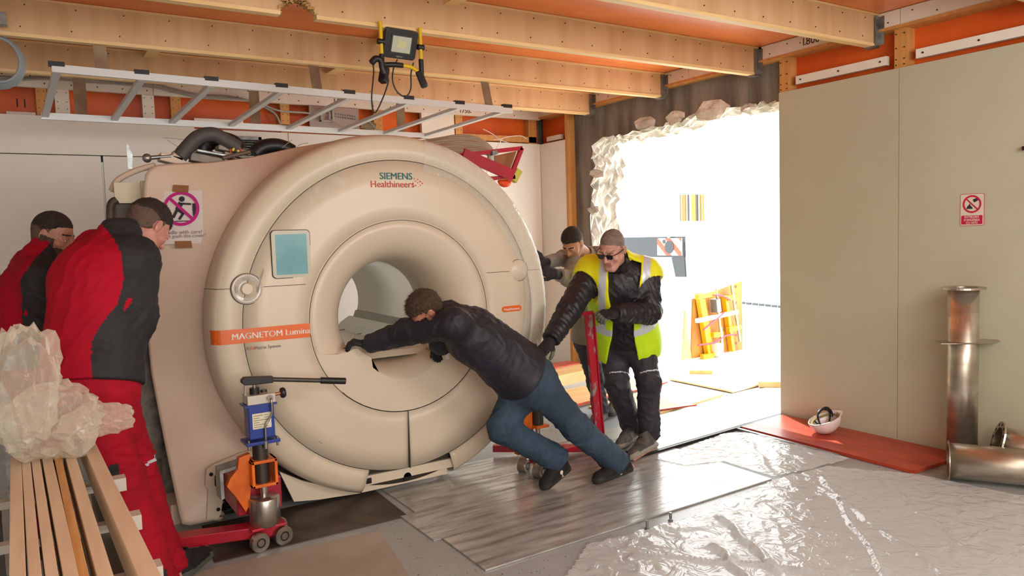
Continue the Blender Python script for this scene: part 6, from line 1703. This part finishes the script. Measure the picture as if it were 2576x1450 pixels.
def D_jm(P, J):
    mi = np.zeros(len(P), int)      # 0 red, 1 black
    z = P[:, 2]
    ta, da = seg_t(P, J['sh_r'], J['el_r']); tf, df = seg_t(P, J['el_r'], J['wr_r']); tl, dl = seg_t(P, J['sh_l'], J['el_l']); _, dl2 = seg_t(P, J['el_l'], J['wr_l'])
    _, dt = seg_t(P, J['chest'], J['pelvis'])
    px = (P - CAM_C) @ CAM_R/((P - CAM_C) @ CAM_F)*0 + P[:, 0]
    edge = np.interp(z, [1.02, 1.12, 1.25, 1.32, 1.40, 1.50, 1.62, 1.70, 1.80], [.20, .185, .19, .23, .30, .335, .335, .31, .25])
    mi[px > edge] = 1
    mi[(da < .09) | (df < .075)] = 1; mi[(dl < .08) | (dl2 < .075)] = 1
    mi[(np.abs(px - edge - .045) < .012) & (z > 1.2) & (z < 1.42) & (da < .13)] = 0
    mi[(ta < .0) & (z > 1.60) & (px < .26)] = 0
    return mi
def D_tm(P, J):
    mi = np.zeros(len(P), int)
    for q in 'lr':
        t, d_ = seg_t(P, J['kn_'+q], J['an_'+q]); mi[(np.abs(t-.10) < .18) & (P[:, 0] < V3(J['kn_'+q])[0] - .01) & (d_ < .12)] = 1
    t, d_ = seg_t(P, J['hip_r'], J['kn_r']); mi[(t > .45) & (t < .65) & (P[:, 0] < .25) & (d_ < .12)] = 1
    t, d_ = seg_t(P, J['kn_l'], J['an_l']); mi[(t > .78) & (P[:, 0] < V3(J['an_l'])[0] + .02) & (d_ < .12)] = 1
    t, d_ = seg_t(P, J['kn_r'], J['an_r']); mi[(np.abs(t-.03) < .016) & (P[:, 0] > V3(J['kn_r'])[0] - .02) & (d_ < .12)] = 2
    return mi
D_opts = dict(skin=skin_m('skin_fair', '#C68C7C', '#B5796A'), lip=lip, browm=h_dark, hair=h_dark, hairg=.013, messy=.7, front=.05, face=(.62, .35, -.66), crown=(.42, .30, .85), fat=1.26, fade=mat('faded_hair', '#5A463C', .8, col2='#4A382E', nscale=60), seed=71,
    hand_l=dict(d=(.2, .3, -.9), n=(.5, .6, 0), side=1), hand_r=dict(d=(.25, .25, -.9), n=(.4, .8, 0), side=-1, curl=(.3, .4, .3)),
    trousers=[m_redt, m_blkj, m_refl], trouser_mi=D_tm, jacket=[m_redj, m_blkj], jacket_mi=D_jm, leg=(.116, .094, .080, .086), jlen=.03, sleeve=(.094, .080, .060), shoe=[m_blkshoe, mat('grey_rubber_sole', '#4A4F46', .7)], collar=.06, jg=.012, wr=.001, hem=.03)
pD, HD, fD = build_person('man in red and black jacket and red trousers looking down at near left', J, D_opts)

# ---- man at the far left
J = dict(pelvis=at(85, 905, 1, 4.55), hip_l=at(60, 925, 1, 4.62), hip_r=at(112, 930, 1, 4.48), kn_l=at(90, 1080, 1, 4.60), an_l=at(110, 1190, 1, 4.66),
         kn_r=at(130, 1090, 1, 4.46), an_r=at(150, 1230, 1, 4.45), chest=at(85, 740, 1, 4.60), neck=at(104, 640, 1, 4.62), sh_l=at(76, 668, 1, 4.82), sh_r=at(98, 690, 1, 4.44),
         el_r=at(100, 812, 1, 4.35), wr_r=at(150, 880, 1, 4.5), el_l=at(110, 800, 1, 4.9), wr_l=at(170, 850, 1, 4.95), head=at(134, 594, 1, 4.64))
for q_ in 'lr':
    J['an_'+q_].z = .11; an = J['an_'+q_]; J['heel_'+q_] = Vector((an.x-.05, an.y, .012)); J['toe_'+q_] = Vector((an.x+.20, an.y+.05, .012))
def E_jm(P, J):
    mi = np.ones(len(P), int)
    edge = np.interp(P[:, 2], [1.15, 1.3, 1.4, 1.5, 1.6, 1.7], [-.3, -.02, -.045, -.05, .02, .12])
    mi[(P[:, 0] < edge) & (seg_t(P, J['sh_r'], J['el_r'])[1] > .075)] = 0
    return mi
E_opts = dict(skin=skin_m('skin_olive', '#B07E68', '#9C6C58'), lip=lip, browm=h_dark, hair=h_dark, hairg=.004, strand=.006, messy=.4, front=.063, face=(.80, -.52, -.30), crown=(.28, -.10, .95), fat=1.06, fade=mat('faded_hair', '#5A463C', .8), seed=91, beard=mat('dark_stubble', '#4A382E', .8, col2='#33261F', nscale=40),
    hand_l=dict(d=(.8, .3, -.5), n=(.1, .3, -.9), side=-1), hand_r=dict(d=(.8, .3, -.5), n=(.1, .3, -.9), side=1), trousers=[m_redt], jacket=[m_redj, m_blkj], jacket_mi=E_jm, shoe=[m_blkshoe, m_blksole], jlen=.05, sleeve=(.080, .066, .052), jg=.012, collar=.055)
pE, HE, fE = build_person('bearded man in black and red jacket at the far left picture edge', J, E_opts)
